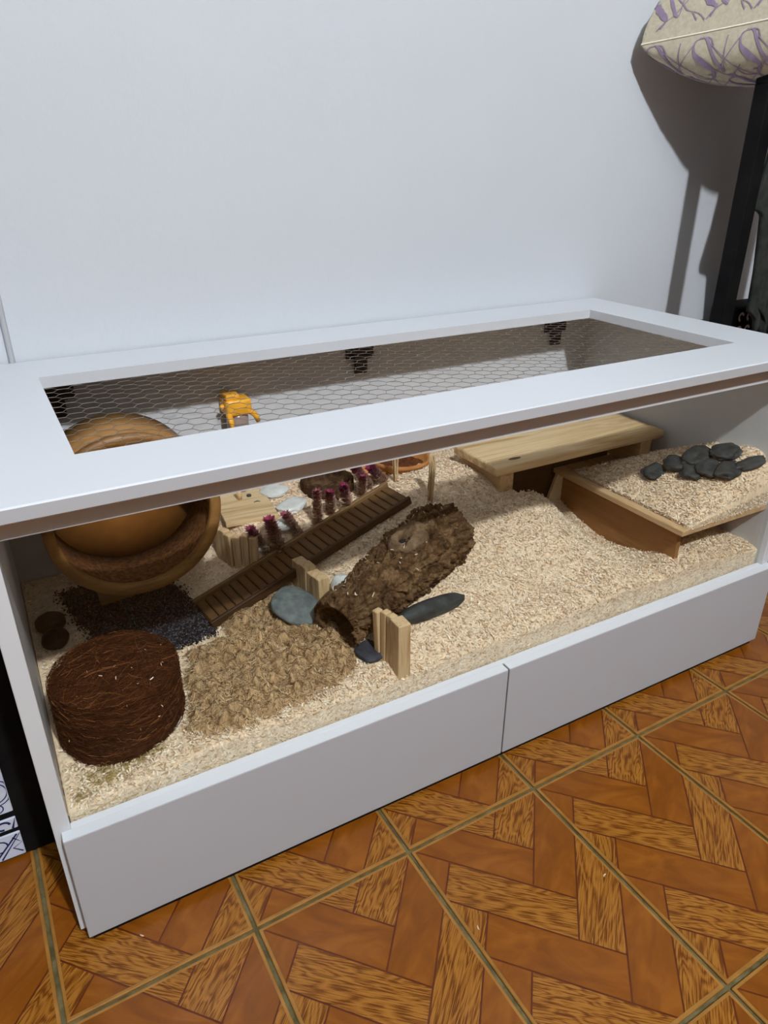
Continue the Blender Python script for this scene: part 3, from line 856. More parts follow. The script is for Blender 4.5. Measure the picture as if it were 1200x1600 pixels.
CD = Vector((.6830, .4530, .2935))
cd_ = tag(empty('clay_dish', CD), 'orange clay dish of brown feed near the bench', 'dish')
bm = bmesh.new(); lathe(bm, [(.0001, .001), (.036, 0), (.044, .004), (.0545, .026), (.057, .0275), (.0565, .033), (.0525, .0335), (.0495, .029), (.042, .009), (.0001, .007)], 64)
obj_bm('dish_wall', bm, M['clay'], cd_, True)
bm = bmesh.new(); rings = []
for i in range(14):
    r_ = .0001+.0455*i/13
    rings.append([bm.verts.new((r_*math.cos(2*math.pi*j/40), r_*math.sin(2*math.pi*j/40), .017+.0035*nz((r_*math.cos(2*math.pi*j/40), r_*math.sin(2*math.pi*j/40), 0), 190))) for j in range(40)])
for A, B in zip(rings[:-1], rings[1:]):
    for j in range(40): bm.faces.new((A[j], A[(j+1) % 40], B[(j+1) % 40], B[j]))
o = obj_bm('brown_feed', bm, M['clayin'], cd_, True); o['kind'] = 'stuff'
CS = Vector((.617, .448, .289))      # second, smaller tilted clay shard left of the dish
bm = bmesh.new(); lathe(bm, [(.0001, .001), (.020, 0), (.029, .018), (.031, .026), (.028, .0262), (.026, .018), (.018, .005), (.0001, .004)], 40)
tag(obj_bm('clay_cup', bm, M['clay'], None, True, loc=CS), 'small brown clay cup left of the feed dish', 'cup')

# --- pale board with peg on the terrace
bo = tag(empty('terrace_board', (.372, .452, .2915)), 'pale square wooden board with a peg on the terrace', 'board')
bm = bmesh.new(); add_box(bm, (-.044, -.062, 0), (.044, .055, .0095), .0012)
b1 = obj_bm('board', bm, M['pine'], bo); b1.rotation_euler = (0, 0, -.10)
bm = bmesh.new(); tube(bm, [(.000, .020, .009), (-.001, .0215, .028)], .0042, 14)
obj_bm('peg', bm, M['pine_z'], bo, True)
bm = bmesh.new(); tube(bm, [(.018, .024, .0085), (.018, .024, .0125)], .0042, 16); obj_bm('screw', bm, M['screw'], bo, True)
bm = bmesh.new(); tube(bm, [(.0165, -.004, .0088), (.0235, -.003, .0100), (.0275, -.006, .0088)], .0012, 8); obj_bm('bent_pin', bm, M['screw'], bo, True)

# --- dried grass bundles
def bundle(x, y, h, lean, n_, label, seed):
    rs = random.Random(seed); z0 = HH(x, y)-.004
    root = tag(empty('dried_grass_bundle', (x, y, z0)), label, 'dried grass', 'dried grass bundles')
    for k in range(n_):
        a = rs.uniform(0, 2*math.pi); r_ = .0042*math.sqrt(rs.random()); bx_, by_ = r_*math.cos(a), r_*math.sin(a)
        bm = bmesh.new(); pts = []
        for i in range(6):
            t = i/5; pts.append((bx_*(1+t*.5)+lean[0]*h*t+rs.uniform(-.0006, .0006), by_*(1+t*.5)+lean[1]*h*t+rs.uniform(-.0006, .0006), h*t*rs.uniform(.93, 1.0)))
        tube(bm, pts, [.0011]*5+[.0006], 5)
        obj_bm('stalk', bm, M['pine_z'], root, True)
bundle(.6335, .3860, .075, (.00, .05), 12, 'thin dried grass bundle in front of the clay dish', 3)
bundle(.6480, .2930, .088, (.05, .03), 16, 'taller dried grass bundle standing behind the bark log', 4)

# --- dried cockscomb flowers
def flower(base, tip, rad, label, seed, pink=.5):
    rs = np.random.default_rng(seed); base = Vector(base); tip = Vector(tip); ax = tip-base; L_ = ax.length; a = ax.normalized()
    b = a.cross(Vector((.3, .2, 1))).normalized(); c = a.cross(b)
    root = tag(empty('dried_flower', base), label, 'flower', 'dried pink cockscomb flowers')
    bm = bmesh.new(); tube(bm, [(0, 0, -.004)]+[tuple(ax*t) for t in (.15, .5, .97)], [.0011, .0011, .0009, .0005], 6)
    obj_bm('stem', bm, M['ramprail'], root, True)
    n_ = 620; t = .06+.94*rs.random(n_)**.8; ph = rs.uniform(0, 2*np.pi, n_)
    R_ = rad*np.sqrt(np.clip(1-((t-.38)/.63)**2, .04, 1))*rs.uniform(.3, .9, n_)
    A_, B_, C_ = (np.array(q) for q in (a, b, c))
    out = np.cos(ph)[:, None]*B_+np.sin(ph)[:, None]*C_
    p0 = A_*(t*L_)[:, None]+out*(R_*.4)[:, None]
    dirv = out*.85+A_*rs.uniform(.3, .9, n_)[:, None]; dirv /= np.linalg.norm(dirv, axis=1)[:, None]
    ln_ = rad*rs.uniform(.5, .95, n_)[:, None]; sd = np.cross(dirv, A_); sd /= np.linalg.norm(sd, axis=1)[:, None]+1e-9
    w_ = rad*.17
    V = np.stack([p0-sd*w_*.5, p0+sd*w_*.5, p0+dirv*ln_*.6+sd*w_, p0+dirv*ln_*.6-sd*w_, p0+dirv*ln_], 1)
    Q = np.stack([V[:, 0], V[:, 1], V[:, 2], V[:, 3]], 1); T3 = np.stack([V[:, 3], V[:, 2], V[:, 4], V[:, 4]-sd*.00012], 1)
    VV = np.concatenate([Q.reshape(-1, 3), T3.reshape(-1, 3)]); FF = np.arange(len(VV)).reshape(-1, 4)
    low = np.array(srgb(200, 166, 146)[:3]); mid = np.array(srgb(172, 112, 116)[:3]); top = np.array(srgb(140, 48, 82)[:3])
    f = np.clip((t-pink-.12+rs.normal(0, .08, n_))/.40, 0, 1)[:, None]; col = np.where(f < .5, low+(mid-low)*f*2, mid+(top-mid)*(f*2-1))*rs.uniform(.75, 1.15, (n_, 1))
    col = np.repeat(col, 4, 0); col = np.concatenate([col, col])
    o = obj_np('petals', VV, FF, M['flower'], root, False, col); o['kind'] = 'stuff'
FL = [((.3802, .3445, .2815), (.3455, .3445, .3053), .0085, 'pink dried flower leaning far left over the terrace edging', .45),
      ((.3941, .3382, .2796), (.3759, .3382, .3153), .0105, 'dark magenta dried flower leaning beside the terrace edging', .45),
      ((.4377, .3506, .2839), (.4079, .3506, .3123), .0085, 'pale dried flower lying in front of the small white stone', .6),
      ((.4659, .3540, .2861), (.4660, .3540, .3377), .0085, 'upright dried flower with magenta tip, leftmost in front of the bark bowl', .6),
      ((.4957, .3643, .2888), (.4935, .3643, .3263), .0088, 'upright pink dried flower in the middle before the bark bowl', .5),
      ((.5255, .3582, .2916), (.5170, .3582, .3353), .0090, 'drooping pink dried flower at the right edge of the bark bowl', .45),
      ((.5967, .4025, .3006), (.5591, .4025, .3466), .0085, 'long rosy dried flower leaning towards the bark bowl', .35),
      ((.6226, .3994, .3075), (.5890, .3994, .3393), .0090, 'rosy dried flower leaning in front of the clay cup', .35),
      ((.5663, .3890, .2940), (.5694, .3890, .3289), .0075, 'short dull dried flower just above the ramp top', .5)]
for k, (b_, t_, r_, lb, pk) in enumerate(FL): flower((b_[0], b_[1], HH(b_[0], b_[1])-.001), (t_[0], t_[1], t_[2]+.003), r_*1.25, lb, 40+k, pk)

# --- bench at the back right
be = tag(empty('wooden_bench', (.972, .33, .29)), 'low pine plank bench on two legs at the back right', 'bench')
bm = bmesh.new()
BX0, BX1, BY0, BY1, BZ0, BZ1 = .766, 1.176, .268, .398, .3345, .352
outl = [(BX0, BY0), (BX1, BY0), (BX1, BY1)]
for k in range(0, 13):
    a = math.pi*k/12; outl.append((1.082+.034*math.cos(a), BY1-.016*math.sin(a)))
outl.append((BX0, BY1))
bot = [bm.verts.new((x, y, BZ0)) for x, y in outl]; top = [bm.verts.new((x, y, BZ1)) for x, y in outl]
bm.faces.new(bot); bm.faces.new(top); no = len(outl)
for k in range(no): bm.faces.new((bot[k], bot[(k+1) % no], top[(k+1) % no], top[k]))
bm.edges.ensure_lookup_table()
es = [e for e in bm.edges if abs(e.verts[0].co.z-e.verts[1].co.z) < 1e-6 and ((abs(e.verts[0].co.y-BY0) < 1e-6 and abs(e.verts[1].co.y-BY0) < 1e-6) or (abs(e.verts[0].co.x-e.verts[1].co.x) < 1e-6))]
bmesh.ops.bevel(bm, geom=es, offset=.0045, segments=3, profile=.5, affect='EDGES')
W('plank', bm, M['pine'], be)
for x0, x1, zb in ((.779, .808, .285), (1.120, 1.149, .2842)):
    bm = bmesh.new(); add_box(bm, (x0, BY0+.004, zb), (x1, BY1-.01, BZ0), .0012); W('leg', bm, M['pine_y'], be)
bm = bmesh.new(); add_box(bm, (.8085, .352, .205), (1.1195, .360, BZ0), .0008); W('added_shade_board', bm, M['rampbase'], be)  # dark board added to deepen the shade under the bench
bm = bmesh.new(); add_box(bm, (1.1495, BY0+.02, .305), (1.170, BY1-.012, BZ0), .0012); W('cleat', bm, M['pine_y'], be)
bm = bmesh.new()      # knot in the plank, near the free end
lathe(bm, [(.0001, .0003), (.0045, .0003), (.0062, .0001)], 24)
kn = obj_bm('plank_knot', bm, M['rampwood'], be, loc=Vector((.822, .290, BZ1+.00005))-be.location); kn.scale = (2.2, .8, 1)

# --- tray shelf at the right
TB = .2745
ty = tag(empty('tray_shelf', (1.08, .19, .17)), 'wooden corner shelf heaped with wood chips and dark stones', 'shelf')
bm = bmesh.new(); add_box(bm, (.9695, .0330, TB), (1.1832, .346, TB+.0095), .0008); W('shelf_board', bm, M['pine_y'], ty)
bm = bmesh.new(); add_box(bm, (.986, .052, .122), (.995, .338, TB), .0006); W('support_panel', bm, M['ply'], ty)
bm = bmesh.new()
pl = [(.9855, .3395, TB), (.9700, .3395, TB), (.9420, .3395, .195), (.9420, .3395, .13), (.9855, .3395, .13)]
A = [bm.verts.new(p) for p in pl]; B = [bm.verts.new((x, y-.006, z)) for x, y, z in pl]
bm.faces.new(A); bm.faces.new(B[::-1])
for k in range(5): bm.faces.new((A[k], A[(k+1) % 5], B[(k+1) % 5], B[k]))
W('gusset', bm, M['ply_edge'], ty)
bm = bmesh.new(); add_box(bm, (1.14, .20, .122), (1.149, .338, TB), .0006); W('support_panel', bm, M['ply'], ty)

V, F = grid_surface('t', .9880, 1.1828, .0345, .315, 90, 120, heap, None, .0022, TB+.0096)
tint = BASEC*(.82+.34*rng.random((len(V), 1)))
n = 9500
px = rng.uniform(.990, 1.181, n); py = rng.uniform(.037, .315, n)
c1 = chips(np.stack([px, py, heap(px, py)+rng.uniform(0, .003, n)], -1), rng.uniform(.0016, .0034, n), rng.uniform(.0005, .0010, n), .45, PAL)
n2 = 4200
qx = rng.uniform(.990, 1.181, n2); hz_ = heap(qx, np.full(n2, .0345)); qz = TB+.010+(hz_-TB-.010)*rng.random(n2)
az = rng.uniform(0, np.pi, n2); tl = rng.normal(0, .35, n2)
a = np.stack([np.cos(az)*np.cos(tl), np.sin(tl), np.sin(az)*np.cos(tl)], -1); b = np.stack([-np.sin(az), np.zeros(n2), np.cos(az)], -1)
c2 = chips(np.stack([qx, .0340+rng.uniform(-.002, .0008, n2), qz], -1), rng.uniform(.0014, .0030, n2), rng.uniform(.0005, .0010, n2), 0, PAL, (a, b, np.cross(a, b)))
n3 = 1200
ly = rng.uniform(.036, .30, n3); lx = .9885+rng.normal(0, .0012, n3); lz = TB+.0100+.006*rng.random(n3)
c3 = chips(np.stack([lx, ly, lz], -1), rng.uniform(.0014, .0032, n3), rng.uniform(.0005, .0010, n3), .5, PAL)
V, F, T = merge([(V, F, tint), c1, c2, c3])
org = np.array([1.085, .17, TB+.0095]); V = V-org
tag(obj_np('shelf_wood_chips', V, F, M['chips'], None, False, T, loc=tuple(org)), 'heap of wood chips piled on the corner shelf', 'bedding', kind='stuff')

TSX = [(1.0490, .1760, .0205, .0160, .0085, .2, 'small dark stone at the left end of the shelf heap'),
       (1.0820, .1540, .0230, .0210, .0120, .9, 'dark rounded stone, second from the left on the shelf'),
       (1.0800, .1170, .0190, .0190, .0100, .4, 'dark stone lowest in the left cluster on the shelf'),
       (1.1050, .1360, .0290, .0190, .0125, .3, 'dark stone at the top of the left cluster on the shelf'),
       (1.0975, .1000, .0250, .0190, .0105, .6, 'grey green dark stone at the right of the left cluster'),
       (1.1390, .1040, .0265, .0210, .0140, -.2, 'largest black stone near the crest of the shelf heap'),
       (1.1120, .0720, .0260, .0170, .0110, .2, 'black stone in front of the largest black stone on the shelf'),
       (1.1470, .0600, .0300, .0105, .0080, -.25, 'narrow black stone at the far right of the shelf heap')]
for k, (x, y, a, b, c, rz, lb) in enumerate(TSX):
    stone('shelf_stone', lb, 'stone', (x, y, HP(x, y)-.006), (a*1.08, b*1.08, c*.85), rz, M['darkstone'], 60+k, (random.uniform(.0, .35), random.uniform(-.3, .0)), random.choice((2.2, 2.7, 3.2)), .30, 'dark stones on the corner shelf')

# --- water bottle with yellow cap on the back panel
wbt = tag(empty('water_bottle', (.388, .493, .355)), 'small water bottle with bright yellow holder on the back panel', 'bottle')
bm = bmesh.new()
add_box(bm, (.3655, .474, .4470), (.4095, .5165, .4760), .006, 3)
W('holder', bm, M['yellow'], wbt, True)
bm = bmesh.new(); add_box(bm, (.3665, .4780, .4740), (.3905, .5120, .4850), .003, 2); W('holder_cap', bm, M['yellow'], wbt)
for (p, q) in (((.3690, .478, .452), (.3705, .468, .4240)), ((.4065, .478, .452), (.4165, .470, .4360))):
    bm = bmesh.new(); tube(bm, [p, ((p[0]+q[0])/2, q[1], (p[2]+q[2])/2+.004), q], [.0052, .0048, .0042], 12); W('holder_arm', bm, M['yellow'], wbt, True)
bm = bmesh.new(); tube(bm, [(.3655, .492, .464), (.3600, .490, .461)], .004, 12); W('holder_knob', bm, M['yellow'], wbt, True)
bm = bmesh.new(); lathe(bm, [(.0001, 0), (.016, 0), (.0185, .003), (.0185, .085), (.016, .092), (.0001, .092)], 32)
o = obj_bm('bottle_body', bm, M['bottle'], wbt, True, loc=Vector((.388, .4945, .358))-wbt.location)
bm = bmesh.new(); tube(bm, [(.388, .4945, .358), (.388, .488, .335), (.388, .475, .322)], .004, 12); W('spout', bm, M['screw'], wbt, True)

# --- plant fibre nest, gravel and corner wisps
def in_poly(x, y, P):
    ins = np.zeros(len(x), bool); n_ = len(P)
    for i in range(n_):
        (x1, y1), (x2, y2) = P[i], P[(i+1) % n_]
        c_ = ((y1 > y) != (y2 > y)) & (x < (x2-x1)*(y-y1)/(y2-y1+1e-12)+x1); ins ^= c_
    return ins
def poly_dist(x, y, P):
    best = np.full(len(x), 9.)
    for i in range(len(P)):
        (ax, ay), (bx_, by_) = P[i], P[(i+1) % len(P)]; dx, dy = bx_-ax, by_-ay
        t = np.clip(((x-ax)*dx+(y-ay)*dy)/(dx*dx+dy*dy), 0, 1); best = np.minimum(best, np.hypot(x-ax-t*dx, y-ay-t*dy))
    return np.where(in_poly(x, y, P), best, -best)
NEST = [(.150, .062), (.200, .036), (.300, .040), (.385, .058), (.408, .100), (.412, .150), (.400, .215), (.385, .290), (.345, .300), (.262, .262), (.250, .232), (.195, .222), (.178, .180), (.166, .120)]
def fibre_bed(name, label, P, amp, nf, ln_, cols, res, base_c, seed, lift=.006):
    P_ = np.array(P); x0, y0 = P_.min(0)-.006; x1, y1 = P_.max(0)+.006
    nx, ny = int((x1-x0)/res), int((y1-y0)/res)
    X, Y = np.meshgrid(np.linspace(x0, x1, nx), np.linspace(y0, y1, ny))
    xf, yf = X.ravel(), Y.ravel()
    wob = np.array([.010*nz((x, y, 0), 60, seed) for x, y in zip(xf, yf)])
    dd = poly_dist(xf, yf, P)+wob
    def clump(x, y):
        q = Vector((x+.006*nz((x, y, 7), 60, seed), y+.006*nz((x, y, 9), 60, seed), .3))
        d1, _ = noise.voronoi(q*62); d2, _ = noise.voronoi(q*150+Vector((3, 1, 0)))
        return .45*min(1, (d1[1]-d1[0])*2.2)+.35*(1-min(1, d1[0]*1.5))+.25*(1-min(1, d2[0]*1.4))+.14*nz((x, y, 4), 230, seed)+.45*nz((x, y, 1), 28, seed)
    lump = np.array([clump(x, y) for x, y in zip(xf, yf)])
    z = height(xf, yf)-.004+np.clip(dd/.014, -1, 1)*lift*.7+np.clip(dd/.02, 0, 1)*amp*lump
    V = np.stack([xf, yf, z], -1)
    idx = np.arange(nx*ny).reshape(ny, nx)
    F = np.stack([idx[:-1, :-1], idx[:-1, 1:], idx[1:, 1:], idx[1:, :-1]], -1).reshape(-1, 4)
    F = F[(dd[F] > -.006).all(1)]
    ci = np.array([c_[:3] for c_ in cols])
    lin = np.clip(.5+.5*np.array([nz((x, y, 6), 75, seed) for x, y in zip(xf, yf)]), 0, 1)[:, None]
    T0 = (ci[0]*(1-lin)+ci[1]*lin)*(.8+.4*rng.random((len(V), 1)))
    # loose curled strands
    xs, ys = rng.uniform(x0, x1, nf*2), rng.uniform(y0, y1, nf*2); ok = poly_dist(xs, ys, P) > -.004; xs, ys = xs[ok][:nf], ys[ok][:nf]; n_ = len(xs)
    ix = np.clip(((xs-x0)/(x1-x0)*(nx-1)).astype(int), 0, nx-1); iy = np.clip(((ys-y0)/(y1-y0)*(ny-1)).astype(int), 0, ny-1)
    Zg = z.reshape(ny, nx)
    k = 6; tt = np.linspace(-.5, .5, k)[None]; L_ = rng.uniform(*ln_, n_)[:, None]
    th = rng.uniform(0, 2*np.pi, n_)[:, None]+rng.normal(0, 1.6, n_)[:, None]*tt*2; s_ = tt*L_
    X_, Y_ = xs[:, None]+s_*np.cos(th), ys[:, None]+s_*np.sin(th)
    jx = np.clip(((X_-x0)/(x1-x0)*(nx-1)).astype(int), 0, nx-1); jy = np.clip(((Y_-y0)/(y1-y0)*(ny-1)).astype(int), 0, ny-1)
    Y_ = np.maximum(Y_, .0315); X_ = np.maximum(X_, .0125)
    Z_ = Zg[jy, jx]*.55+Zg[iy, ix][:, None]*.45+.0008+rng.uniform(0, .0030, (n_, 1))+rng.normal(0, .0006, (n_, k))
    R_ = ribbons(np.stack([X_, Y_, Z_], -1), k, rng.uniform(.00018, .00045, n_), ci[rng.integers(0, len(ci), n_)]*rng.uniform(.8, 1.1, (n_, 1)))
    V, F, T = merge([(V, F, T0), R_])
    org = np.array([P_[:, 0].mean(), P_[:, 1].mean(), height(P_[:1, 0], P_[:1, 1])[0]-.004])
    return tag(obj_np(name, V-org, F, M['fibre'], None, True, T, loc=tuple(org)), label, 'nest material', kind='stuff')
HC = [srgb(160, 124, 84), srgb(226, 194, 150), srgb(208, 174, 132), srgb(232, 206, 166), srgb(126, 92, 60)]
fibre_bed('fibre_nest', 'clumpy bed of tan plant fibre beside the coconut drum', NEST, .019, 13000, (.006, .026), HC, .0017, .5, 3)
fibre_bed('fibre_wisps', 'wisps of yellowish fibre in the front left corner', [(.016, .034), (.060, .034), (.105, .044), (.150, .058), (.130, .075), (.060, .080), (.018, .100)], .006, 700, (.006, .02), [srgb(164, 140, 88), srgb(190, 168, 112), srgb(150, 124, 76)], .0022, .5, 8, .004)
# dark gravel
GP = [(.062, .455), (.082, .350), (.105, .262), (.150, .240), (.180, .236), (.246, .240), (.252, .270), (.236, .330), (.215, .400), (.150, .475)]
n = 11000
xs, ys = rng.uniform(.05, .26, n*2), rng.uniform(.23, .48, n*2); ok = poly_dist(xs, ys, GP)+rng.normal(0, .006, n*2) > 0; xs, ys = xs[ok][:n], ys[ok][:n]; n = len(xs)
a, b, c = rand_rot(n, .6); sz = rng.uniform(.0008, .0020, n)[:, None]
P = np.stack([xs, ys, height(xs, ys)+rng.uniform(.003, .0055, n)], -1)
oct_ = [a*sz*1.4, b*sz, -a*sz*1.4, -b*sz, c*sz*.8, -c*sz*.8]
V = np.stack([P+q for q in oct_], 1).reshape(-1, 3)
fo = np.array([[0, 1, 4], [1, 2, 4], [2, 3, 4], [3, 0, 4], [1, 0, 5], [2, 1, 5], [3, 2, 5], [0, 3, 5]])
F = ((np.arange(n)*6)[:, None, None]+fo[None]).reshape(-1, 3)
gc = np.array([srgb(44, 42, 46)[:3], srgb(66, 66, 74)[:3], srgb(92, 92, 100)[:3], srgb(30, 28, 30)[:3]])
T = np.repeat(gc[rng.integers(0, 4, n)], 6, 0)
gx, gy = np.meshgrid(np.linspace(.05, .26, 90), np.linspace(.23, .48, 90)); gxf, gyf = gx.ravel(), gy.ravel()
gd = poly_dist(gxf, gyf, GP)+np.array([.008*nz((x, y, 0), 70, 2) for x, y in zip(gxf, gyf)])
gz = height(gxf, gyf)+np.clip(gd/.006, -1.5, 1)*.0035+rng.uniform(0, .0012, len(gxf))
gi = np.arange(8100).reshape(90, 90); q1 = np.stack([gi[:-1, :-1], gi[:-1, 1:], gi[1:, 1:]], -1).reshape(-1, 3); q2 = np.stack([gi[:-1, :-1], gi[1:, 1:], gi[1:, :-1]], -1).reshape(-1, 3)
Fg = np.r_[q1, q2]; Fg = Fg[(gd[Fg] > -.009).all(1)]
V, F, T = merge([(V, F, T), (np.stack([gxf, gyf, gz], -1), Fg, np.tile(gc[3]*1.1, (8100, 1)))])
org = np.array([.17, .32, .205])
tag(obj_np('dark_gravel', V-org, F, M['gravel'], None, False, T, loc=tuple(org)), 'patch of dark grey gravel between the drum and the ramp foot', 'gravel', kind='stuff')

# ------------------------------------------------------------------ things round the enclosure
# --- rack at the right with a cushion on top and a garment hanging from it
rk = tag(empty('clothes_rack', (1.365, .33, 0)), 'black metal rack standing right of the enclosure', 'rack')
bm = bmesh.new(); add_box(bm, (-.0155, -.0155, 0), (.0155, .0155, .950), .002); obj_bm('post', bm, M['black'], rk)
bm = bmesh.new(); add_box(bm, (.190, -.0155, 0), (.221, .0155, .950), .002); obj_bm('post', bm, M['black'], rk)
bm = bmesh.new(); add_box(bm, (-.0155, -.0155, .950), (.221, .0155, .972), .002); obj_bm('top_bar', bm, M['black'], rk)
bm = bmesh.new(); add_box(bm, (.0155, -.010, .10), (.190, .010, .12), .002); obj_bm('lower_bar', bm, M['black'], rk)

CA, CB, CC, CDn = Vector((1.213, .497, 1.018)), Vector((1.345, .185, 1.052)), Vector((1.590, .215, 1.075)), Vector((1.520, .500, 1.030))
def cush(u, v, s):
    """u along the near-left edge, v to the right, s = +1 top, -1 bottom"""
    # sides bow inwards between the corners
    uu = u; vv = v
    p = CA*(1-uu)*(1-vv)+CB*uu*(1-vv)+CC*uu*vv+CDn*(1-uu)*vv
    cx = (CA+CB+CC+CDn)/4
    k = .07*(math.sin(math.pi*u)*(abs(2*v-1)**3)+math.sin(math.pi*v)*(abs(2*u-1)**3))
    p = p.lerp(cx, k)
    w = max(0, (1-(2*u-1)**2))*max(0, (1-(2*v-1)**2))
    h = (w**(.27 if s > 0 else .36))
    return p+Vector((0, 0, (.185 if s > 0 else -.090)*h+.003*nz((u*4, v*4, s), 1.5)*h))
cu = tag(empty('cushion', (1.5, .35, .955)), 'beige cushion with purple script letters on the black rack', 'cushion')
bm = bmesh.new(); N = 48; gt = []
f_ = lambda i: .5-.5*math.cos(math.pi*i/N)
for s in (1, -1):
    g = [[bm.verts.new(cush(f_(i), f_(j), s)) for j in range(N+1)] for i in range(N+1)]
    for i in range(N):
        for j in range(N): bm.faces.new((g[i][j], g[i+1][j], g[i+1][j+1], g[i][j+1]))
bmesh.ops.remove_doubles(bm, verts=bm.verts, dist=1e-5)
W('cover', bm, M['pillow'], cu, True)
pts = [cush(f_(i), 0, 1) for i in range(N+1)]+[cush(1, f_(j), 1) for j in range(1, N+1)]+[cush(f_(N-i), 1, 1) for i in range(1, N+1)]+[cush(0, f_(N-j), 1) for j in range(1, N+1)]
bm = bmesh.new(); tube(bm, pts, .0016, 6); W('piping', bm, M['seam'], cu, True)

def glyphs():
    """script letters as centre-line polylines with widths, in a unit box"""
    out = {}
    P = []
    for k in range(41):                # S with a heavy diagonal
        t = k/40
        a = [(.80, .80), (.62, .98), (.28, .92), (.26, .68), (.52, .50), (.78, .30), (.70, .04), (.34, .0), (.16, .20)]
        x = t*(len(a)-1); i = min(int(x), len(a)-2); f = x-i
        p = [a[max(i-1, 0)], a[i], a[i+1], a[min(i+2, len(a)-1)]]
        c = [.5*((2*p[1][d])+(-p[0][d]+p[2][d])*f+(2*p[0][d]-5*p[1][d]+4*p[2][d]-p[3][d])*f*f+(-p[0][d]+3*p[1][d]-3*p[2][d]+p[3][d])*f**3) for d in (0, 1)]
        P.append((c[0], c[1], .015+.058*math.exp(-((t-.52)/.15)**2)))
    out['S'] = [P]
    out['V'] = [[(.02+.40*t/12, 1-t/12, .042) for t in range(13)], [(.42+.40*t/12, t/12, .014) for t in range(13)], [(-.10+.24*t/4, 1.0, .014) for t in range(5)], [(.70+.24*t/4, 1.0, .014) for t in range(5)]]
    out['X'] = [[(-.3+1.6*t/20, 1.3-1.6*t/20, .010) for t in range(21)], [(-.3+1.6*t/20, -.3+1.6*t/20, .010) for t in range(21)]]
    return out
GL = glyphs()
def seam_map(s):
    """(metres along the near-left seam, metres away from it over the cover) -> (u, v)"""
    tab = []
    for i in range(41):
        u = i/40; acc = [0.]; vs_ = [f_(k) for k in range(N//2+14)]
        for a_, b_ in zip(vs_[:-1], vs_[1:]): acc.append(acc[-1]+(cush(u, b_, s)-cush(u, a_, s)).length)
        tab.append((vs_, acc))
    L_ = (CB-CA).length
    def f(a, d):
        u = a/L_
        if not (.004 < u < .996) or d < .002: return None
        vs_, acc = tab[min(40, int(u*40+.5))]
        if d > acc[-1]: return None
        return u, float(np.interp(d, acc, vs_))
    return f
def print_glyph(bm, ch, a0, d0, w_, h_, rot, s, mp):
    ca, sa = math.cos(rot), math.sin(rot)
    for pl in GL[ch]:
        prev = None
        for i, (x, y, w) in enumerate(pl):
            a, b = pl[max(i-1, 0)], pl[min(i+1, len(pl)-1)]; dx, dy = b[0]-a[0], b[1]-a[1]; l = math.hypot(dx, dy)+1e-9
            cur = []
            for sg in (-1, 1):
                gx, gy = (x-dy/l*w*sg-.5)*w_, (y+dx/l*w*sg-.5)*h_
                q = mp(a0+gx*ca-gy*sa, d0+(gx*sa+gy*ca)*s)
                if q is None: cur = None; break
                u, v = q; p = cush(u, v, s); e = .004
                n_ = (cush(min(u+e, .999), v, s)-cush(max(u-e, .001), v, s)).cross(cush(u, min(v+e, .999), s)-cush(u, max(v-e, .001), s))
                if n_.length < 1e-12: cur = None; break
                n_.normalize()
                if n_.z*s < 0: n_ = -n_
                cur.append(bm.verts.new(p+n_*.0010))
            if prev and cur: bm.faces.new((prev[0], prev[1], cur[1], cur[0]))
            prev = cur
for s in (1, -1):
    bm = bmesh.new(); mp = seam_map(s)
    for r_ in range(4):
        for j in range(7):
            a0, d0 = .020+j*.080+(.040 if r_ % 2 else 0), .046+r_*.086
            print_glyph(bm, 'S', a0, d0, .060, .086, -.12, s, mp)
            print_glyph(bm, 'V', a0+.034, d0+.016*s, .058, .080, .10, s, mp)
            print_glyph(bm, 'X', a0+.04, d0, .080, .090, 0, s, mp)
    W('printed_lettering', bm, M['print'], cu)['label'] = 'purple script lettering'

# hanging garment
gm = tag(empty('hanging_garment', (1.53, .36, .485)), 'dark charcoal garment hanging from the black rack', 'garment')
bm = bmesh.new(); NX, NZ = 40, 70
def gpt(i, k, sd):
    u, t = i/NX, k/NZ
    z = .485+.435*t
    left = float(np.interp(z, [.485, .515, .535, .62, .722, .732, .738, .76, .82, .92], [1.530, 1.522, 1.494, 1.488, 1.472, 1.468, 1.441, 1.443, 1.455, 1.465]))
    right = 1.580
    x = left+(right-left)*u
    y = .356+.012*math.sin(u*9+t*1.5)*(1-.5*t)*u+.005*math.sin(u*21+2)*u+sd*.012
    return Vector((x, y, z+.012*math.sin(u*9)*(1-t)))
for sd in (0, 1):
    g = [[bm.verts.new(gpt(i, k, sd)) for k in range(NZ+1)] for i in range(NX+1)]
    for i in range(NX):
        for k in range(NZ): bm.faces.new((g[i][k], g[i+1][k], g[i+1][k+1], g[i][k+1]))
    if sd: gb = g
    else: ga = g
for k in range(NZ):
    bm.faces.new((ga[0][k], gb[0][k], gb[0][k+1], ga[0][k+1])); bm.faces.new((ga[NX][k], ga[NX][k+1], gb[NX][k+1], gb[NX][k]))
for i in range(NX):
    bm.faces.new((ga[i][0], ga[i+1][0], gb[i+1][0], gb[i][0])); bm.faces.new((ga[i][NZ], gb[i][NZ], gb[i+1][NZ], ga[i+1][NZ]))
W('cloth', bm, M['garment'], gm, True)
bm = bmesh.new(); tube(bm, [(1.53, .362, .915), (1.53, .361, .955), (1.53, .354, .978), (1.53, .334, .984), (1.53, .310, .974)], .002, 8); W('hook', bm, M['screw'], gm, True)
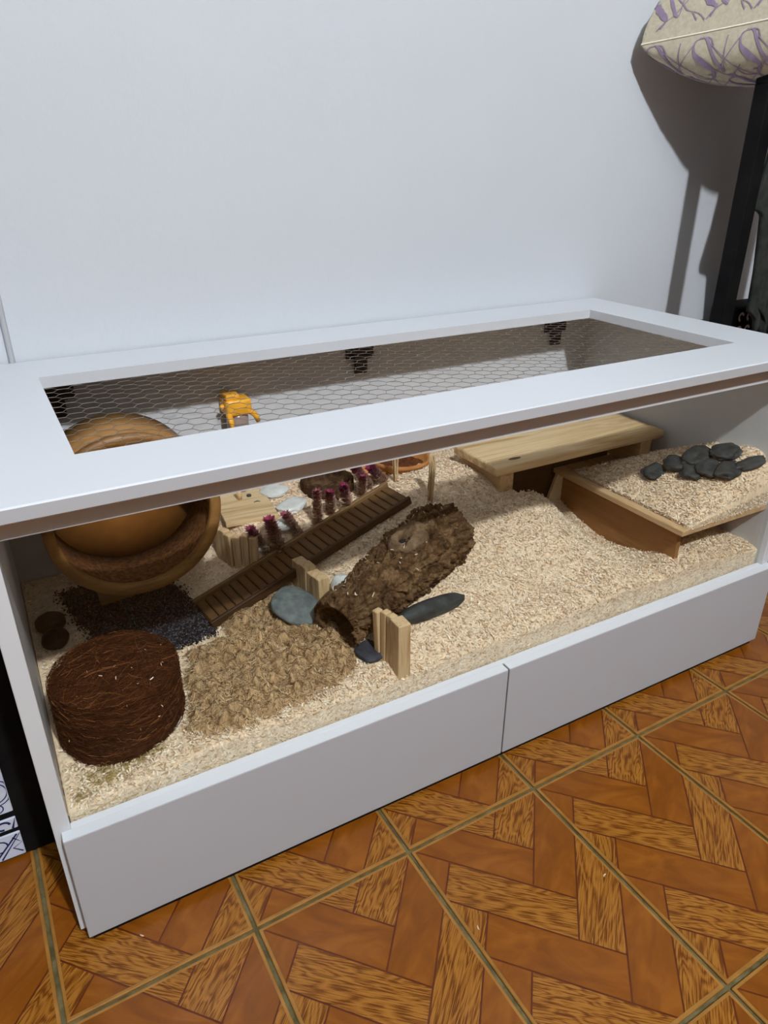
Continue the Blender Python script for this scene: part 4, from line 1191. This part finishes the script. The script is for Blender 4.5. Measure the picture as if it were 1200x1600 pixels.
# folded black and white patterned bag below it
bg = tag(empty('patterned_bag', (1.56, .40, .0)), 'black and white patterned bag behind the right end of the lid', 'bag')
bm = bmesh.new(); add_box(bm, (1.520, .405, .0), (1.68, .48, .535), .012, 3); W('bag_body', bm, M['black'], bg, True)
bm = bmesh.new()
for k in range(5):
    for j in range(6):
        cx, cz = 1.536+j*.028, .512-k*.03
        pr2 = None
        for q in range(15):
            a = .3+q*.30; cur = [bm.verts.new((cx+(.008+w)*math.cos(a)*.9, .4045, cz+(.008+w)*math.sin(a))) for w in (-.0028, .0028)]
            if pr2: bm.faces.new((pr2[0], pr2[1], cur[1], cur[0]))
            pr2 = cur
W('bag_print', bm, M['ticking'], bg)

# --- black storage box with blue and white fabric, left of the enclosure
sb = tag(empty('storage_box', (-.25, .33, 0)), 'black storage box with blue and white patterned fabric panels', 'box')
bm = bmesh.new(); add_box(bm, (-.45, .172, 0), (-.0135, .50, .46), .004); W('box_body', bm, M['black'], sb)
PX1 = -.0535
def flat_ribbon(bm, pts, w, y):
    pr2 = None
    for i, (x, z) in enumerate(pts):
        a, b = pts[max(i-1, 0)], pts[min(i+1, len(pts)-1)]; dx, dz = b[0]-a[0], b[1]-a[1]; l = math.hypot(dx, dz)+1e-9
        cur = [bm.verts.new((min(x-dz/l*w*s, PX1-.0006), y, z+dx/l*w*s)) for s in (-1, 1)]
        if pr2: bm.faces.new((pr2[0], pr2[1], cur[1], cur[0]))
        pr2 = cur
for z0, z1 in ((.006, .046), (.054, .072), (.083, .188)):
    bm = bmesh.new(); add_box(bm, (-.44, .1685, z0), (PX1, .1719, z1), .0008, 1)
    pn = W('fabric_panel', bm, M['tilecloth'], sb)
    bm = bmesh.new(); y = .1682; h = z1-z0
    for j in range(9):
        cx = PX1-.016-j*.044; cz = (z0+z1)/2
        if h > .08:
            for cz_, R_ in ((z0+.036, .021), (z0+.036, .016), (z0+.036, .006), (z0+.010, .0065), (z0+.085, .013), (z0+.085, .008)):
                flat_ribbon(bm, [(cx+R_*math.cos(q*math.pi/12), cz_+R_*math.sin(q*math.pi/12)) for q in range(25)], .0008, y)
            for q in range(7):
                a = math.pi/2+(q-3)*.35; flat_ribbon(bm, [(cx+.007*math.cos(a), z0+.036+.007*math.sin(a)), (cx+.013*math.cos(a+.2), z0+.036+.013*math.sin(a+.2))], .0011, y)
            flat_ribbon(bm, [(cx+.022, z0+.004+.002*q+.10*q/10) if q % 2 else (cx+.018, z0+.004+.10*q/10) for q in range(11)], .0010, y)
            flat_ribbon(bm, [(cx+.022+(.006-.0004*q)*math.cos(q*.5), z0+.062+(.006-.0004*q)*math.sin(q*.5)) for q in range(14)], .0008, y)
        elif h > .03:
            flat_ribbon(bm, [(cx-.02, z0+.002), (cx+.012, z1-.002)], .0012, y); flat_ribbon(bm, [(cx-.012, z0+.002), (cx+.020, z1-.002)], .0012, y)
            flat_ribbon(bm, [(cx+.014, z0+.006), (cx+.004, z0+.016), (cx+.016, z0+.022), (cx+.006, z0+.034)], .0011, y)
            flat_ribbon(bm, [(cx-.010+.009*math.cos(q*.45), z0+.024+.009*math.sin(q*.45)) for q in range(12)], .0011, y)
        else:
            flat_ribbon(bm, [(cx+.008*math.cos(q*.4), cz+.006*math.sin(q*.4)) for q in range(13)], .0016, y)
            flat_ribbon(bm, [(cx+.010, z0+.001), (cx+.020, z1-.001)], .0016, y)
    obj_bm('printed_motif', bm, M['blueprint'], pn, loc=(0, 0, 0))

# --- crumbs of wood chip dropped on the floor tiles
for k, (x, y, lb) in enumerate(((.592, -.227, 'pale wood chip crumb on the tiles, right of the middle'), (.4085, -.2050, 'pale wood chip crumb on the tiles near the bottom right'),
                                (.0545, -.0180, 'tiny wood chip crumb below the left drawer corner'))):
    bm = bmesh.new(); pts = [(-.0028, 0, .001), (-.0008, .0006, .0016), (.0012, .0002, .0014), (.003, -.0006, .0009)]
    tube(bm, pts, [.0004, .0009, .0008, .0003], 6)
    o = obj_bm('wood_crumb', bm, M['ply_edge'], None, loc=(x, y, .0)); o.rotation_euler = (0, 0, .4+k); tag(o, lb, 'crumb', 'wood crumbs on the floor')
